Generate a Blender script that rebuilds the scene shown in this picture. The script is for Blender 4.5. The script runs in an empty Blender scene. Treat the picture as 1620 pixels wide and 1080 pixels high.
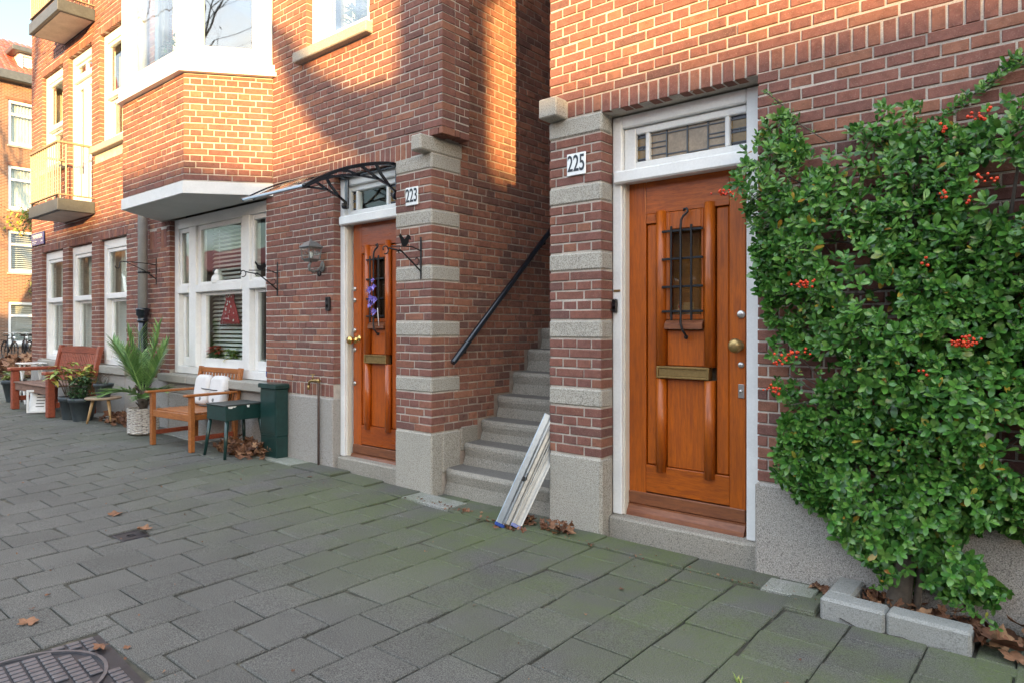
import bpy, math, random
from mathutils import Vector, Matrix, Euler
R = random.Random(7)
SC = bpy.context.scene
COL = SC.collection
rad = math.radians

# ---------------------------------------------------------------- camera, sky, sun, exposure
CAM_A = rad(39.7); CAM_F = 1060.0; CAM_CX, CAM_CY = 810.0, 517.5; CAM_H = 1.30
cam_d = bpy.data.cameras.new('camera'); cam = bpy.data.objects.new('camera', cam_d); COL.objects.link(cam)
cam.location = (0, 0, CAM_H); cam.rotation_euler = (rad(90), 0, CAM_A)
cam_d.sensor_width = 36; cam_d.lens = CAM_F / 1620 * 36; cam_d.shift_y = -22.5 / 1620
cam_d.clip_start = 0.05; cam_d.clip_end = 900
SC.camera = cam

SUN_EL = rad(8.0)
SUN_DIR = Vector((-.743 * math.cos(SUN_EL), .669 * math.cos(SUN_EL), -math.sin(SUN_EL))).normalized()   # the way light travels
W = bpy.data.worlds.new('World'); SC.world = W; W.use_nodes = True
wn = W.node_tree; wn.nodes.clear()
def wnode(t, **k):
    n = wn.nodes.new(t)
    for a, b in k.items(): setattr(n, a, b)
    return n
sky = wnode('ShaderNodeTexSky', sky_type='NISHITA', sun_disc=False, sun_elevation=SUN_EL,
            sun_rotation=math.atan2(-SUN_DIR.x, -SUN_DIR.y), air_density=1.0, dust_density=1.2, ozone_density=1.0)
tc = wnode('ShaderNodeTexCoord')
mp = wnode('ShaderNodeMapping'); mp.inputs['Scale'].default_value = (1, 1, 2.6); mp.inputs['Location'].default_value = (.3, .1, .2)
nz = wnode('ShaderNodeTexNoise'); nz.inputs['Scale'].default_value = 2.2; nz.inputs['Detail'].default_value = 7; nz.inputs['Roughness'].default_value = .58
cr = wnode('ShaderNodeValToRGB'); cr.color_ramp.elements[0].position = .42; cr.color_ramp.elements[1].position = .6
mixc = wnode('ShaderNodeMix', data_type='RGBA')
mixc.inputs['B'].default_value = (6.3, 7.0, 7.9, 1)          # cloud brightness, same units as the sky
bg = wnode('ShaderNodeBackground'); bg.inputs['Strength'].default_value = .10
wo = wnode('ShaderNodeOutputWorld')
L = wn.links.new
L(tc.outputs['Generated'], mp.inputs['Vector']); L(mp.outputs['Vector'], nz.inputs['Vector']); L(nz.outputs['Fac'], cr.inputs['Fac'])
L(cr.outputs['Color'], mixc.inputs['Factor']); L(sky.outputs['Color'], mixc.inputs['A'])
L(mixc.outputs['Result'], bg.inputs['Color']); L(bg.outputs['Background'], wo.inputs['Surface'])
sun_d = bpy.data.lights.new('sun', 'SUN'); sun_d.energy = 3.6; sun_d.angle = rad(.53); sun_d.color = (1, .60, .22)
sun = bpy.data.objects.new('sun', sun_d); COL.objects.link(sun); sun.location = (8, -8, 12)
sun.rotation_euler = SUN_DIR.to_track_quat('-Z', 'Y').to_euler()
vs = SC.view_settings; vs.view_transform = 'Standard'; vs.look = 'None'; vs.gamma = 1; vs.exposure = 2.5
try: vs.use_curve_mapping = False
except Exception: pass
SC.cycles.max_bounces = 8; SC.cycles.transparent_max_bounces = 16; SC.cycles.use_denoising = True
SC.cycles.sample_clamp_indirect = 6

# ---------------------------------------------------------------- materials
def mat(name, col=(.5, .5, .5), rough=.6, metal=0, spec=.5, coat=0, trans=0):
    m = bpy.data.materials.new(name); m.use_nodes = True
    b = m.node_tree.nodes['Principled BSDF']
    b.inputs['Base Color'].default_value = (*col, 1); b.inputs['Roughness'].default_value = rough
    b.inputs['Metallic'].default_value = metal; b.inputs['Specular IOR Level'].default_value = spec
    b.inputs['Coat Weight'].default_value = coat; b.inputs['Coat Roughness'].default_value = .12
    m.diffuse_color = (*col, 1)
    return m
class NT:
    def __init__(s, m): s.t = m.node_tree; s.b = s.t.nodes['Principled BSDF']
    def n(s, t, **k):
        n = s.t.nodes.new(t)
        for a, b in k.items(): setattr(n, a, b)
        return n
    def l(s, a, b): s.t.links.new(a, b)
    def noise(s, scale, detail=4, rough=.55, coord='Object', stretch=None, dist=0):
        t = s.n('ShaderNodeTexCoord'); o = t.outputs[coord] if coord != 'Pos' else s.n('ShaderNodeNewGeometry').outputs['Position']
        if stretch:
            m = s.n('ShaderNodeMapping'); m.inputs['Scale'].default_value = stretch; s.l(o, m.inputs['Vector']); o = m.outputs['Vector']
        z = s.n('ShaderNodeTexNoise'); z.inputs['Scale'].default_value = scale; z.inputs['Detail'].default_value = detail
        z.inputs['Roughness'].default_value = rough; z.inputs['Distortion'].default_value = dist
        s.l(o, z.inputs['Vector']); return z.outputs['Fac']
    def ramp(s, fac, stops):
        r = s.n('ShaderNodeValToRGB'); e = r.color_ramp.elements
        while len(e) < len(stops): e.new(.5)
        for q, (p, c) in zip(e, stops):
            q.position = p; q.color = (*c, 1) if len(c) == 3 else c
        s.l(fac, r.inputs['Fac']); return r.outputs['Color']
    def mix(s, fac, a, b, mode='MIX'):
        m = s.n('ShaderNodeMix', data_type='RGBA', blend_type=mode)
        for k, v in (('Factor', fac), ('A', a), ('B', b)):
            if isinstance(v, (int, float)): m.inputs[k].default_value = v
            elif isinstance(v, tuple): m.inputs[k].default_value = (*v, 1)
            else: s.l(v, m.inputs[k])
        return m.outputs['Result']
    def math(s, op, a, b=0.0):
        m = s.n('ShaderNodeMath', operation=op)
        for i, v in enumerate((a, b)):
            if isinstance(v, (int, float)): m.inputs[i].default_value = v
            else: s.l(v, m.inputs[i])
        return m.outputs[0]
    def rnd(s):
        a = s.n('ShaderNodeObjectInfo').outputs['Random']; b = s.n('ShaderNodeNewGeometry').outputs['Random Per Island']
        return s.math('FRACT', s.math('ADD', a, b))
    def bump(s, h, strength=.3, dist=.01):
        b = s.n('ShaderNodeBump'); b.inputs['Strength'].default_value = strength; b.inputs['Distance'].default_value = dist
        s.l(h, b.inputs['Height']); s.l(b.outputs['Normal'], s.b.inputs['Normal'])
    def col(s, c): s.l(c, s.b.inputs['Base Color'])
    def rough(s, c): s.l(c, s.b.inputs['Roughness'])
def gray(v): return (v, v, v)
def vary(m, amt=.25, scale=8, coord='Pos', bump=0, fine=60):
    """uneven tone over a plain colour"""
    t = NT(m); c = tuple(t.b.inputs['Base Color'].default_value)[:3]
    f = t.noise(scale, 5, .6, coord); g = t.noise(fine, 3, .6, coord)
    o = t.mix(1.0, c, t.ramp(f, [(.25, gray(1 - amt)), (.75, gray(1 + amt * .45))]), 'MULTIPLY')
    o = t.mix(.5, o, t.mix(1.0, o, t.ramp(g, [(.3, gray(1 - amt)), (.7, gray(1 + amt * .4))]), 'MULTIPLY'))
    t.col(o)
    if bump: t.bump(g, bump, .004)
    return m
def brick_mat(name, stops, dirt=.3):
    m = mat(name, (.26, .1, .075), .88, spec=.25); t = NT(m)
    r = t.rnd(); c = t.ramp(r, stops)
    f = t.noise(26, 6, .65, 'Pos'); c = t.mix(1, c, t.ramp(f, [(.28, gray(1 - dirt)), (.5, gray(1)), (.75, gray(1.2))]), 'MULTIPLY')
    big = t.noise(1.1, 4, .6, 'Pos'); c = t.mix(1, c, t.ramp(big, [(.3, gray(.82)), (.7, gray(1.1))]), 'MULTIPLY')
    g = t.noise(170, 3, .6, 'Pos'); c = t.mix(t.ramp(g, [(.56, gray(0)), (.72, gray(.4))]), c, (.42, .3, .24))
    t.col(c); t.bump(t.math('ADD', t.math('MULTIPLY', f, .6), g), .55, .0035); return m
M = {}
M['brick'] = brick_mat('red brick', [(0, (.15, .077, .067)), (.15, (.20, .090, .072)), (.45, (.24, .102, .076)), (.68, (.205, .093, .078)), (.86, (.26, .113, .076)), (1, (.29, .132, .085))])
M['brick_old'] = brick_mat('sooty stairwell brick', [(0, (.155, .084, .07)), (.3, (.225, .105, .078)), (.6, (.27, .118, .083)), (1, (.33, .15, .096))], .4)
M['brick_far'] = brick_mat('weathered brown brick', [(0, (.19, .09, .06)), (1, (.3, .15, .09))])
def mortar(name, c, dark):
    m = mat(name, c, .95, spec=.1); t = NT(m); f = t.noise(9, 6, .65, 'Pos'); g = t.noise(190, 3, .7, 'Pos')
    t.col(t.mix(1, t.ramp(f, [(.3, dark), (.62, c)]), t.ramp(g, [(.3, gray(.72)), (.7, gray(1.1))]), 'MULTIPLY')); t.bump(g, .6, .004); return m
M['mortar'] = mortar('pale lime mortar', (.60, .54, .47), (.42, .375, .33))
M['mortar_old'] = mortar('grey mortar', (.46, .385, .32), (.28, .225, .19))
def granite(name, a, b, c, scale=185, stain=(.3, .29, .25)):
    m = mat(name, a, .8, spec=.3); t = NT(m)
    g = t.noise(scale, 2, .5, 'Pos'); h = t.noise(scale * .55, 2, .5, 'Pos')
    o = t.ramp(g, [(.36, c), (.46, a), (.56, a), (.66, b)])
    o = t.mix(t.ramp(h, [(.58, gray(0)), (.66, gray(.55))]), o, tuple(x * .7 for x in c))
    big = t.noise(2.6, 5, .6, 'Pos'); o = t.mix(t.ramp(big, [(.45, gray(0)), (.75, gray(.55))]), o, t.mix(.5, o, stain))
    t.col(o); t.bump(g, .5, .003); return m
M['granite'] = granite('speckled granite', (.40, .375, .325), (.54, .51, .45), (.19, .175, .15))
M['granite_step'] = granite('worn stair stone', (.32, .295, .25), (.44, .41, .36), (.16, .145, .12), stain=(.13, .115, .09))
M['plinth'] = granite('washed concrete', (.36, .335, .305), (.52, .49, .45), (.16, .148, .135), 190)
M['sillstone'] = granite('grey sill stone', (.36, .34, .3), (.46, .44, .39), (.2, .19, .17), 220, (.22, .22, .17))
M['white'] = vary(mat('white gloss paint', (.82, .82, .80), .32, spec=.5), .12, 4)
M['cream'] = vary(mat('cream jamb paint', (.70, .66, .56), .4), .08, 6)
M['railpaint'] = mat('dull cream paint', (.42, .37, .28), .6)
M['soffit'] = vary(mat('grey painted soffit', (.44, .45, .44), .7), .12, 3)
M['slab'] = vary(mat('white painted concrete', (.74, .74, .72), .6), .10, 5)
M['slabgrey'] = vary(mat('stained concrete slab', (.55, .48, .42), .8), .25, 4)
M['darkmetal'] = vary(mat('blue grey zinc', (.09, .105, .115), .5, .3), .3, 8)
def wood(name, a, b, rough=.3, coat=.35, horiz=False, scale=1.0):
    m = mat(name, a, rough, coat=coat); t = NT(m)
    st = (7 * scale, 60 * scale, 60 * scale) if horiz else (60 * scale, 60 * scale, 4.5 * scale)
    f = t.noise(1.0, 6, .62, 'Pos', st, .6); g = t.noise(1.0, 3, .6, 'Pos', tuple(x * 4.5 for x in st))
    big = t.noise(2.2, 3, .5, 'Pos')
    o = t.ramp(f, [(.25, b), (.42, tuple((x + y) / 2 for x, y in zip(a, b))), (.55, a), (.75, tuple(x * 1.18 for x in a))])
    o = t.mix(t.ramp(g, [(.5, gray(0)), (.75, gray(.55))]), o, tuple(x * .62 for x in b))
    o = t.mix(1, o, t.ramp(big, [(.3, gray(.84)), (.7, gray(1.12))]), 'MULTIPLY')
    t.col(o); t.bump(g, .12, .002); t.rough(t.ramp(f, [(.3, gray(rough + .12)), (.7, gray(rough - .06))])); return m
M['door'] = wood('varnished oak', (.42, .093, .003), (.235, .045, .002), .38, .15)
M['door_h'] = wood('varnished oak cross grain', (.40, .089, .003), (.225, .043, .002), .38, .15, True)
M['door2'] = wood('red brown varnished wood', (.42, .085, .005), (.26, .045, .004), .3, .3)
M['door2_h'] = wood('red brown varnished wood cross grain', (.34, .066, .005), (.21, .034, .004), .3, .3, True)
M['weathered'] = wood('worn weatherboard wood', (.22, .075, .028), (.13, .04, .018), .5, .1, True)
M['teak'] = wood('oiled teak', (.36, .125, .03), (.22, .07, .018), .45, .1, True)
M['redwood'] = wood('red stained wood', (.30, .068, .03), (.17, .036, .018), .5, .15, True)
M['oldboard'] = wood('faded seat boards', (.21, .12, .085), (.13, .075, .055), .7, 0, True)
M['lightwood'] = wood('pale birch', (.52, .34, .16), (.40, .24, .11), .5, .1)
M['graywood'] = wood('greyed table wood', (.33, .24, .16), (.22, .16, .11), .65, 0, True)
M['iron'] = mat('black iron', (.018, .02, .023), .42, .4)
M['black'] = mat('black plastic', (.012, .012, .014), .35)
M['ironblue'] = mat('black enamel', (.012, .018, .028), .22, .2, coat=.5)
M['castiron'] = vary(mat('cast iron', (.035, .034, .04), .55, .3), .35, 20, fine=140)
M['studiron'] = vary(mat('worn iron studs', (.12, .118, .13), .42, .4), .3, 20)
M['brass'] = vary(mat('aged brass', (.42, .29, .12), .38, .85), .25, 40)
M['goldbrass'] = mat('polished brass', (.78, .55, .2), .2, 1)
M['nickel'] = mat('nickel', (.55, .53, .5), .3, .9)
M['alu'] = vary(mat('brushed aluminium', (.42, .50, .58), .32, .85), .12, 18)
M['alu2'] = vary(mat('dull galvanised steel', (.36, .37, .36), .4, .8), .22, 14)
M['zinc'] = vary(mat('grey zinc pipe', (.46, .47, .47), .55, .2), .16, 8)
M['pewter'] = vary(mat('pewter paint', (.19, .2, .2), .45, .35), .2, 30)
M['green'] = vary(mat('dark green enamel', (.012, .045, .04), .3, coat=.2), .35, 14)
M['greentop'] = vary(mat('dusty dark green top', (.05, .06, .057), .5), .3, 10)
M['chip'] = mat('bare white primer', (.75, .75, .72), .6)
M['poster_red'] = mat('red print', (.55, .03, .05), .6); M['paleblue'] = mat('pale blue card', (.55, .63, .70), .6)
M['copper'] = vary(mat('rusty pipe', (.17, .12, .105), .6, .4), .25, 30)
M['plastic'] = vary(mat('anthracite plastic pot', (.04, .053, .06), .5), .3, 12)
M['whiteplastic'] = vary(mat('white plastic', (.72, .72, .70), .45), .15, 10)
M['cushion'] = vary(mat('white cushion cover', (.70, .69, .68), .9, spec=.1), .06, 20)
def lime_pot():
    m = mat('whitewashed wicker', (.6, .57, .53), .85); t = NT(m)
    f = t.noise(30, 4, .6, 'Pos', (1, 1, 3)); t.col(t.ramp(f, [(.34, (.12, .1, .09)), (.5, (.5, .47, .43)), (.68, (.68, .66, .62))])); t.bump(f, .5, .004); return m
M['wicker'] = lime_pot()
M['soil'] = vary(mat('dark soil', (.035, .026, .02), .95), .4, 40)
M['blue'] = mat('blue enamel', (.018, .06, .27), .25, coat=.4)
M['signwhite'] = mat('white enamel', (.82, .84, .84), .25, coat=.3)
M['numblack'] = mat('black numerals', (.012, .02, .03), .3)
M['lead'] = mat('lead came', (.10, .11, .12), .5, .5)
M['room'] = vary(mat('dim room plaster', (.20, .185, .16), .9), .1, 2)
M['warmroom'] = vary(mat('warm beige hall wall', (.5, .4, .27), .9), .2, 3)
M['slat'] = mat('white blind slat', (.62, .62, .60), .5)
M['curtain'] = vary(mat('net curtain', (.62, .63, .60), .95), .15, 6)
def glass(name, tint=(1, 1, 1), refl=1.0, wav=.25):
    m = bpy.data.materials.new(name); m.use_nodes = True; nt = m.node_tree; nt.nodes.clear(); n = nt.nodes.new
    tr = n('ShaderNodeBsdfTransparent'); tr.inputs['Color'].default_value = (*tint, 1)
    gl = n('ShaderNodeBsdfGlossy'); gl.inputs['Roughness'].default_value = .015; gl.inputs['Color'].default_value = (1, 1, 1, 1)
    gg = n('ShaderNodeNewGeometry'); dt = n('ShaderNodeVectorMath'); dt.operation = 'DOT_PRODUCT'     # Schlick, the same from both sides
    nt.links.new(gg.outputs['Normal'], dt.inputs[0]); nt.links.new(gg.outputs['Incoming'], dt.inputs[1])
    def mth(op, x, y=0.0):
        k = n('ShaderNodeMath'); k.operation = op
        for i, q in enumerate((x, y)):
            if isinstance(q, (int, float)): k.inputs[i].default_value = q
            else: nt.links.new(q, k.inputs[i])
        return k.outputs[0]
    fac = mth('POWER', mth('SUBTRACT', 1.0, mth('ABSOLUTE', dt.outputs['Value'])), 5.0)
    fac = mth('MINIMUM', mth('ADD', mth('MULTIPLY', fac, .95 * refl), .055 * refl), 1.0)
    g = n('ShaderNodeNewGeometry'); nz = n('ShaderNodeTexNoise'); nz.inputs['Scale'].default_value = 2.6; nz.inputs['Detail'].default_value = 1
    bp = n('ShaderNodeBump'); bp.inputs['Strength'].default_value = wav; bp.inputs['Distance'].default_value = .01
    mx = n('ShaderNodeMixShader'); o = n('ShaderNodeOutputMaterial'); l = nt.links.new
    l(g.outputs['Position'], nz.inputs['Vector']); l(nz.outputs['Fac'], bp.inputs['Height']); l(bp.outputs['Normal'], gl.inputs['Normal'])
    l(fac, mx.inputs['Fac'])
    l(tr.outputs[0], mx.inputs[1]); l(gl.outputs[0], mx.inputs[2]); l(mx.outputs[0], o.inputs['Surface']); return m
M['glass'] = glass('window glass', (.93, .96, .94), .75)
M['skyglass'] = glass('upper window glass', (.85, .9, .9), 2.6, .07)
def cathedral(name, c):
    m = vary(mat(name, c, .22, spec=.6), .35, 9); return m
M['amber'] = cathedral('amber cathedral glass', (.22, .13, .03)); M['mauve'] = cathedral('dark violet cathedral glass', (.03, .03, .05)); M['warm_reflection'] = cathedral('brown glass with painted reflection', (.30, .225, .145))  # centre transom pane: a warm sunlit reflection is put into its brown colour
M['leaded'] = glass('leaded glass', (.8, .68, .52), .9, .9)
M['acrylic'] = glass('clear acrylic', (.95, .97, .98), .5, .0)
def leafmat(name, stops, rough=.32, spec=.5):
    m = mat(name, stops[0][1], rough, spec=spec); t = NT(m); r = t.rnd()
    c = t.ramp(r, stops); f = t.noise(45, 3, .6, 'Pos'); c = t.mix(1, c, t.ramp(f, [(.3, gray(.75)), (.7, gray(1.2))]), 'MULTIPLY'); t.col(c)
    t.b.inputs['Subsurface Weight'].default_value = 0
    return m
M['leaf'] = leafmat('firethorn leaf', [(0, (.022, .086, .016)), (.3, (.05, .165, .025)), (.7, (.092, .24, .036)), (.955, (.14, .28, .055)), (.985, (.10, .19, .04)), (.993, (.42, .33, .04)), (1, (.35, .15, .03))], .3, .5)
M['palmleaf'] = leafmat('palm leaflet', [(0, (.09, .20, .06)), (.6, (.18, .33, .10)), (1, (.30, .44, .15))], .4)
M['shrubleaf'] = leafmat('shrub leaf', [(0, (.03, .085, .03)), (1, (.07, .14, .05))], .45)
M['limeleaf'] = leafmat('yellow green leaf', [(0, (.13, .24, .04)), (.6, (.25, .34, .06)), (1, (.5, .4, .08))], .5)
M['litter'] = leafmat('dry plane leaf', [(0, (.09, .045, .03)), (.35, (.17, .08, .046)), (.7, (.235, .12, .068)), (1, (.31, .18, .10))], .7, .2)
M['bark'] = vary(mat('bark', (.11, .09, .07), .9), .4, 18, bump=.6, fine=50)
M['twig'] = mat('brown twig', (.10, .065, .04), .8)
M['berry'] = leafmat('red berry', [(0, (.55, .03, .01)), (1, (.72, .07, .015))], .25)
M['redcloth'] = vary(mat('dark red cloth', (.36, .02, .03), .8), .3, 20)
M['poinsettia'] = mat('red bract', (.5, .02, .03), .6)
M['purple'] = vary(mat('violet petals', (.36, .30, .78), .7), .2, 30)
def tilemat(name, base):
    m = mat(name, base, .85, spec=.3); t = NT(m)
    r = t.rnd(); o = t.ramp(r, [(0, tuple(x * .91 for x in base)), (.5, base), (1, tuple(x * 1.08 for x in base))])
    s = t.noise(240, 2, .5, 'Pos'); o = t.mix(1, o, t.ramp(s, [(.34, gray(.45)), (.5, gray(1)), (.64, gray(1.6))]), 'MULTIPLY')
    big = t.noise(1.6, 5, .62, 'Pos'); o = t.mix(1, o, t.ramp(big, [(.3, gray(.84)), (.7, gray(1.12))]), 'MULTIPLY')
    # algae: a stain of its own near the house fronts
    g = t.n('ShaderNodeNewGeometry'); sp = t.n('ShaderNodeSeparateXYZ'); t.l(g.outputs['Position'], sp.inputs[0])
    my = t.n('ShaderNodeMapRange'); my.inputs[1].default_value = 1.7; my.inputs[2].default_value = 2.9; t.l(sp.outputs['Y'], my.inputs[0])
    mx = t.n('ShaderNodeMapRange'); mx.inputs[1].default_value = -7; mx.inputs[2].default_value = -3.0; mx.inputs[3].default_value = .25; t.l(sp.outputs['X'], mx.inputs[0])
    blotch = t.ramp(t.noise(1.5, 4, .6, 'Pos'), [(.36, gray(0)), (.56, gray(1))]); fine = t.ramp(t.noise(60, 3, .6, 'Pos'), [(.3, gray(.4)), (.65, gray(1))])
    k = t.math('MULTIPLY', t.math('MULTIPLY', my.outputs[0], mx.outputs[0]), t.math('MULTIPLY', blotch, fine))
    o = t.mix(t.math('MULTIPLY', k, .8), o, (.102, .135, .045))
    t.col(o); t.bump(s, .5, .003); return m
M['tile'] = tilemat('grey concrete paving', (.104, .102, .093))
M['kerbstone'] = granite('pale kerb concrete', (.29, .295, .28), (.35, .355, .34), (.21, .21, .20), 220, (.2, .19, .15))
M['tread'] = granite('dirty stair tread', (.17, .16, .145), (.24, .225, .20), (.11, .10, .09), 200, (.10, .09, .08))
M['kerb'] = tilemat('pale concrete kerb', (.30, .30, .28))
M['joint'] = mat('dirt and sand in the joints', (.04, .037, .03), .95); _t = NT(M['joint']); _t.col(_t.ramp(_t.noise(14, 6, .7, 'Pos'), [(.35, (.03, .03, .022)), (.55, (.06, .055, .04)), (.72, (.15, .13, .09))]))
M['asphalt'] = vary(mat('asphalt', (.05, .05, .053), .9), .3, 40)
M['rooftile'] = leafmat('red clay roof tile', [(0, (.36, .06, .045)), (1, (.5, .11, .08))], .6)
# ---------------------------------------------------------------- mesh and object helpers
class MB:
    def __init__(s): s.v = []; s.f = []; s.m = []; s.s = []
    def add(s, vs, fs, mi=0, sm=False):
        o = len(s.v); s.v += [tuple(p) for p in vs]
        for f in fs: s.f.append([i + o for i in f]); s.m.append(mi); s.s.append(sm)
    def box(s, x0, x1, y0, y1, z0, z1, c=0, mi=0, M4=None):
        """closed box, edges chamfered by c"""
        if c <= 0:
            vs = [(x, y, z) for z in (z0, z1) for y in (y0, y1) for x in (x0, x1)]
            fs = [(0, 2, 3, 1), (4, 5, 7, 6), (0, 1, 5, 4), (2, 6, 7, 3), (0, 4, 6, 2), (1, 3, 7, 5)]
        else:
            c = min(c, (x1 - x0) * .45, (y1 - y0) * .45, (z1 - z0) * .45)
            X, Y, Z = (x0, x1), (y0, y1), (z0, z1); vs = []; ix = {}
            for i in (0, 1):
                for j in (0, 1):
                    for k in (0, 1):
                        a, b, d = X[i], Y[j], Z[k]; ai, bi, di = a + (c, -c)[i], b + (c, -c)[j], d + (c, -c)[k]
                        for t, p in ((0, (a, bi, di)), (1, (ai, b, di)), (2, (ai, bi, d))): ix[i, j, k, t] = len(vs); vs.append(p)
            fs = []
            def q(*k): fs.append([ix[a] for a in k])
            q((0,0,0,0),(0,0,1,0),(0,1,1,0),(0,1,0,0)); q((1,0,0,0),(1,1,0,0),(1,1,1,0),(1,0,1,0))
            q((0,0,0,1),(1,0,0,1),(1,0,1,1),(0,0,1,1)); q((0,1,0,1),(0,1,1,1),(1,1,1,1),(1,1,0,1))
            q((0,0,0,2),(0,1,0,2),(1,1,0,2),(1,0,0,2)); q((0,0,1,2),(1,0,1,2),(1,1,1,2),(0,1,1,2))
            for k in (0, 1):
                for j in (0, 1): q((0,j,k,1),(0,j,k,2),(1,j,k,2),(1,j,k,1)) if (j ^ k) else q((0,j,k,1),(1,j,k,1),(1,j,k,2),(0,j,k,2))
                for i in (0, 1): q((i,0,k,0),(i,1,k,0),(i,1,k,2),(i,0,k,2)) if (i ^ k) else q((i,0,k,0),(i,0,k,2),(i,1,k,2),(i,1,k,0))
            for i in (0, 1):
                for j in (0, 1): q((i,j,0,0),(i,j,0,1),(i,j,1,1),(i,j,1,0)) if (i ^ j) == 0 else q((i,j,0,0),(i,j,1,0),(i,j,1,1),(i,j,0,1))
            for i in (0, 1):
                for j in (0, 1):
                    for k in (0, 1):
                        f = [ix[i,j,k,0], ix[i,j,k,1], ix[i,j,k,2]]; fs.append(f if (i + j + k) % 2 == 0 else f[::-1])
        if M4 is not None: vs = [M4 @ Vector(p) for p in vs]
        s.add(vs, fs, mi)
    def bar(s, p, q, w, h, c=0, mi=0, up=(0, 0, 1)):
        """square bar from p to q"""
        p, q = Vector(p), Vector(q); d = q - p; l = d.length; z = d.normalized(); u = Vector(up)
        if abs(z.dot(u)) > .95: u = Vector((0, 1, 0))
        x = u.cross(z).normalized(); y = z.cross(x)
        s.box(-w / 2, w / 2, -h / 2, h / 2, 0, l, c, mi, Matrix(((x.x, y.x, z.x, p.x), (x.y, y.y, z.y, p.y), (x.z, y.z, z.z, p.z), (0, 0, 0, 1))))
    def tube(s, pts, r, seg=8, mi=0, cap=True):
        pts = [Vector(p) for p in pts]; n = len(pts); rr = r if isinstance(r, (list, tuple)) else [r] * n
        t0 = (pts[1] - pts[0]).normalized(); u = Vector((0, 0, 1)) if abs(t0.z) < .9 else Vector((1, 0, 0)); x = t0.cross(u).normalized()
        vs = []
        for i, p in enumerate(pts):
            t = (pts[min(i + 1, n - 1)] - pts[max(i - 1, 0)]).normalized()
            x = (x - t * x.dot(t)).normalized(); y = t.cross(x)
            for k in range(seg):
                a = 2 * math.pi * k / seg; vs.append(p + (x * math.cos(a) + y * math.sin(a)) * rr[i])
        fs = [[i * seg + k, i * seg + (k + 1) % seg, (i + 1) * seg + (k + 1) % seg, (i + 1) * seg + k] for i in range(n - 1) for k in range(seg)]
        s.add(vs, fs, mi, True)
        if cap:
            o = len(s.v) - len(vs)
            s.f.append([o + k for k in range(seg)][::-1]); s.m.append(mi); s.s.append(False)
            s.f.append([o + (n - 1) * seg + k for k in range(seg)]); s.m.append(mi); s.s.append(False)
    def lathe(s, prof, c=(0, 0, 0), seg=20, mi=0, axis='z', sm=True):
        """profile [(r, h)] turned about an axis through c"""
        vs = []
        for r, h in prof:
            for k in range(seg):
                a = 2 * math.pi * k / seg; x, y = r * math.cos(a), r * math.sin(a)
                p = (x, y, h) if axis == 'z' else ((x, -h, y) if axis == 'y' else (h, x, y))
                vs.append((p[0] + c[0], p[1] + c[1], p[2] + c[2]))
        n = len(prof)
        fs = [[i * seg + k, i * seg + (k + 1) % seg, (i + 1) * seg + (k + 1) % seg, (i + 1) * seg + k] for i in range(n - 1) for k in range(seg)]
        s.add(vs, fs, mi, sm); o = len(s.v) - len(vs)
        for i, rev in ((0, True), (n - 1, False)):
            if prof[i][0] > 1e-4:
                f = [o + i * seg + k for k in range(seg)]; s.f.append(f[::-1] if rev else f); s.m.append(mi); s.s.append(False)
    def prism(s, poly, a0, a1, axis='z', mi=0, c=0):
        """polygon (list of 2D points) extruded along an axis: z: (x,y), y: (x,z), x: (y,z)"""
        n = len(poly)
        def P(p, a): return (p[0], p[1], a) if axis == 'z' else ((p[0], a, p[1]) if axis == 'y' else (a, p[0], p[1]))
        vs = [P(p, a0) for p in poly] + [P(p, a1) for p in poly]
        fs = [list(range(n))[::-1], [n + i for i in range(n)]] + [[i, (i + 1) % n, n + (i + 1) % n, n + i] for i in range(n)]
        s.add(vs, fs, mi)
    def ball(s, c, r, mi=0, seg=8, rings=5, sq=(1, 1, 1)):
        vs = []
        for i in range(1, rings):
            t = math.pi * i / rings
            for k in range(seg):
                a = 2 * math.pi * k / seg; vs.append((c[0] + r * sq[0] * math.sin(t) * math.cos(a), c[1] + r * sq[1] * math.sin(t) * math.sin(a), c[2] + r * sq[2] * math.cos(t)))
        b = len(vs); vs += [(c[0], c[1], c[2] + r * sq[2]), (c[0], c[1], c[2] - r * sq[2])]
        fs = [[i * seg + k, (i + 1) * seg + k, (i + 1) * seg + (k + 1) % seg, i * seg + (k + 1) % seg] for i in range(rings - 2) for k in range(seg)]
        fs += [[b, k, (k + 1) % seg] for k in range(seg)] + [[b + 1, (rings - 2) * seg + (k + 1) % seg, (rings - 2) * seg + k] for k in range(seg)]
        s.add(vs, fs, mi, True)
    def mesh(s, name, mats):
        me = bpy.data.meshes.new(name); me.from_pydata(s.v, [], s.f)
        for m in (mats if isinstance(mats, (list, tuple)) else [mats]): me.materials.append(M[m] if isinstance(m, str) else m)
        me.polygons.foreach_set('material_index', s.m); me.polygons.foreach_set('use_smooth', s.s); me.update(); return me
    def build(s, name, mats, parent=None, **k):
        return link(name, s.mesh(name, mats), parent, **k)
def link(name, data, parent=None, loc=None, rot=None, kind=None, label=None, cat=None, group=None):
    o = bpy.data.objects.new(name, data); COL.objects.link(o)
    if parent is not None: o.parent = parent
    if loc is not None: o.location = loc
    if rot is not None: o.rotation_euler = rot
    return tag(o, label, cat, group, kind)
def tag(o, label=None, cat=None, group=None, kind=None):
    for k, v in (('label', label), ('category', cat), ('group', group), ('kind', kind)):
        if v: o[k] = v
    return o
def thing(name, label, cat, loc=(0, 0, 0), rz=0, group=None):
    return link(name, None, None, loc, (0, 0, rz), None, label, cat, group)
def copy_tree(o, parent=None):
    c = o.copy(); COL.objects.link(c); c.parent = parent
    for ch in list(o.children): copy_tree(ch, c)
    return c
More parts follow.
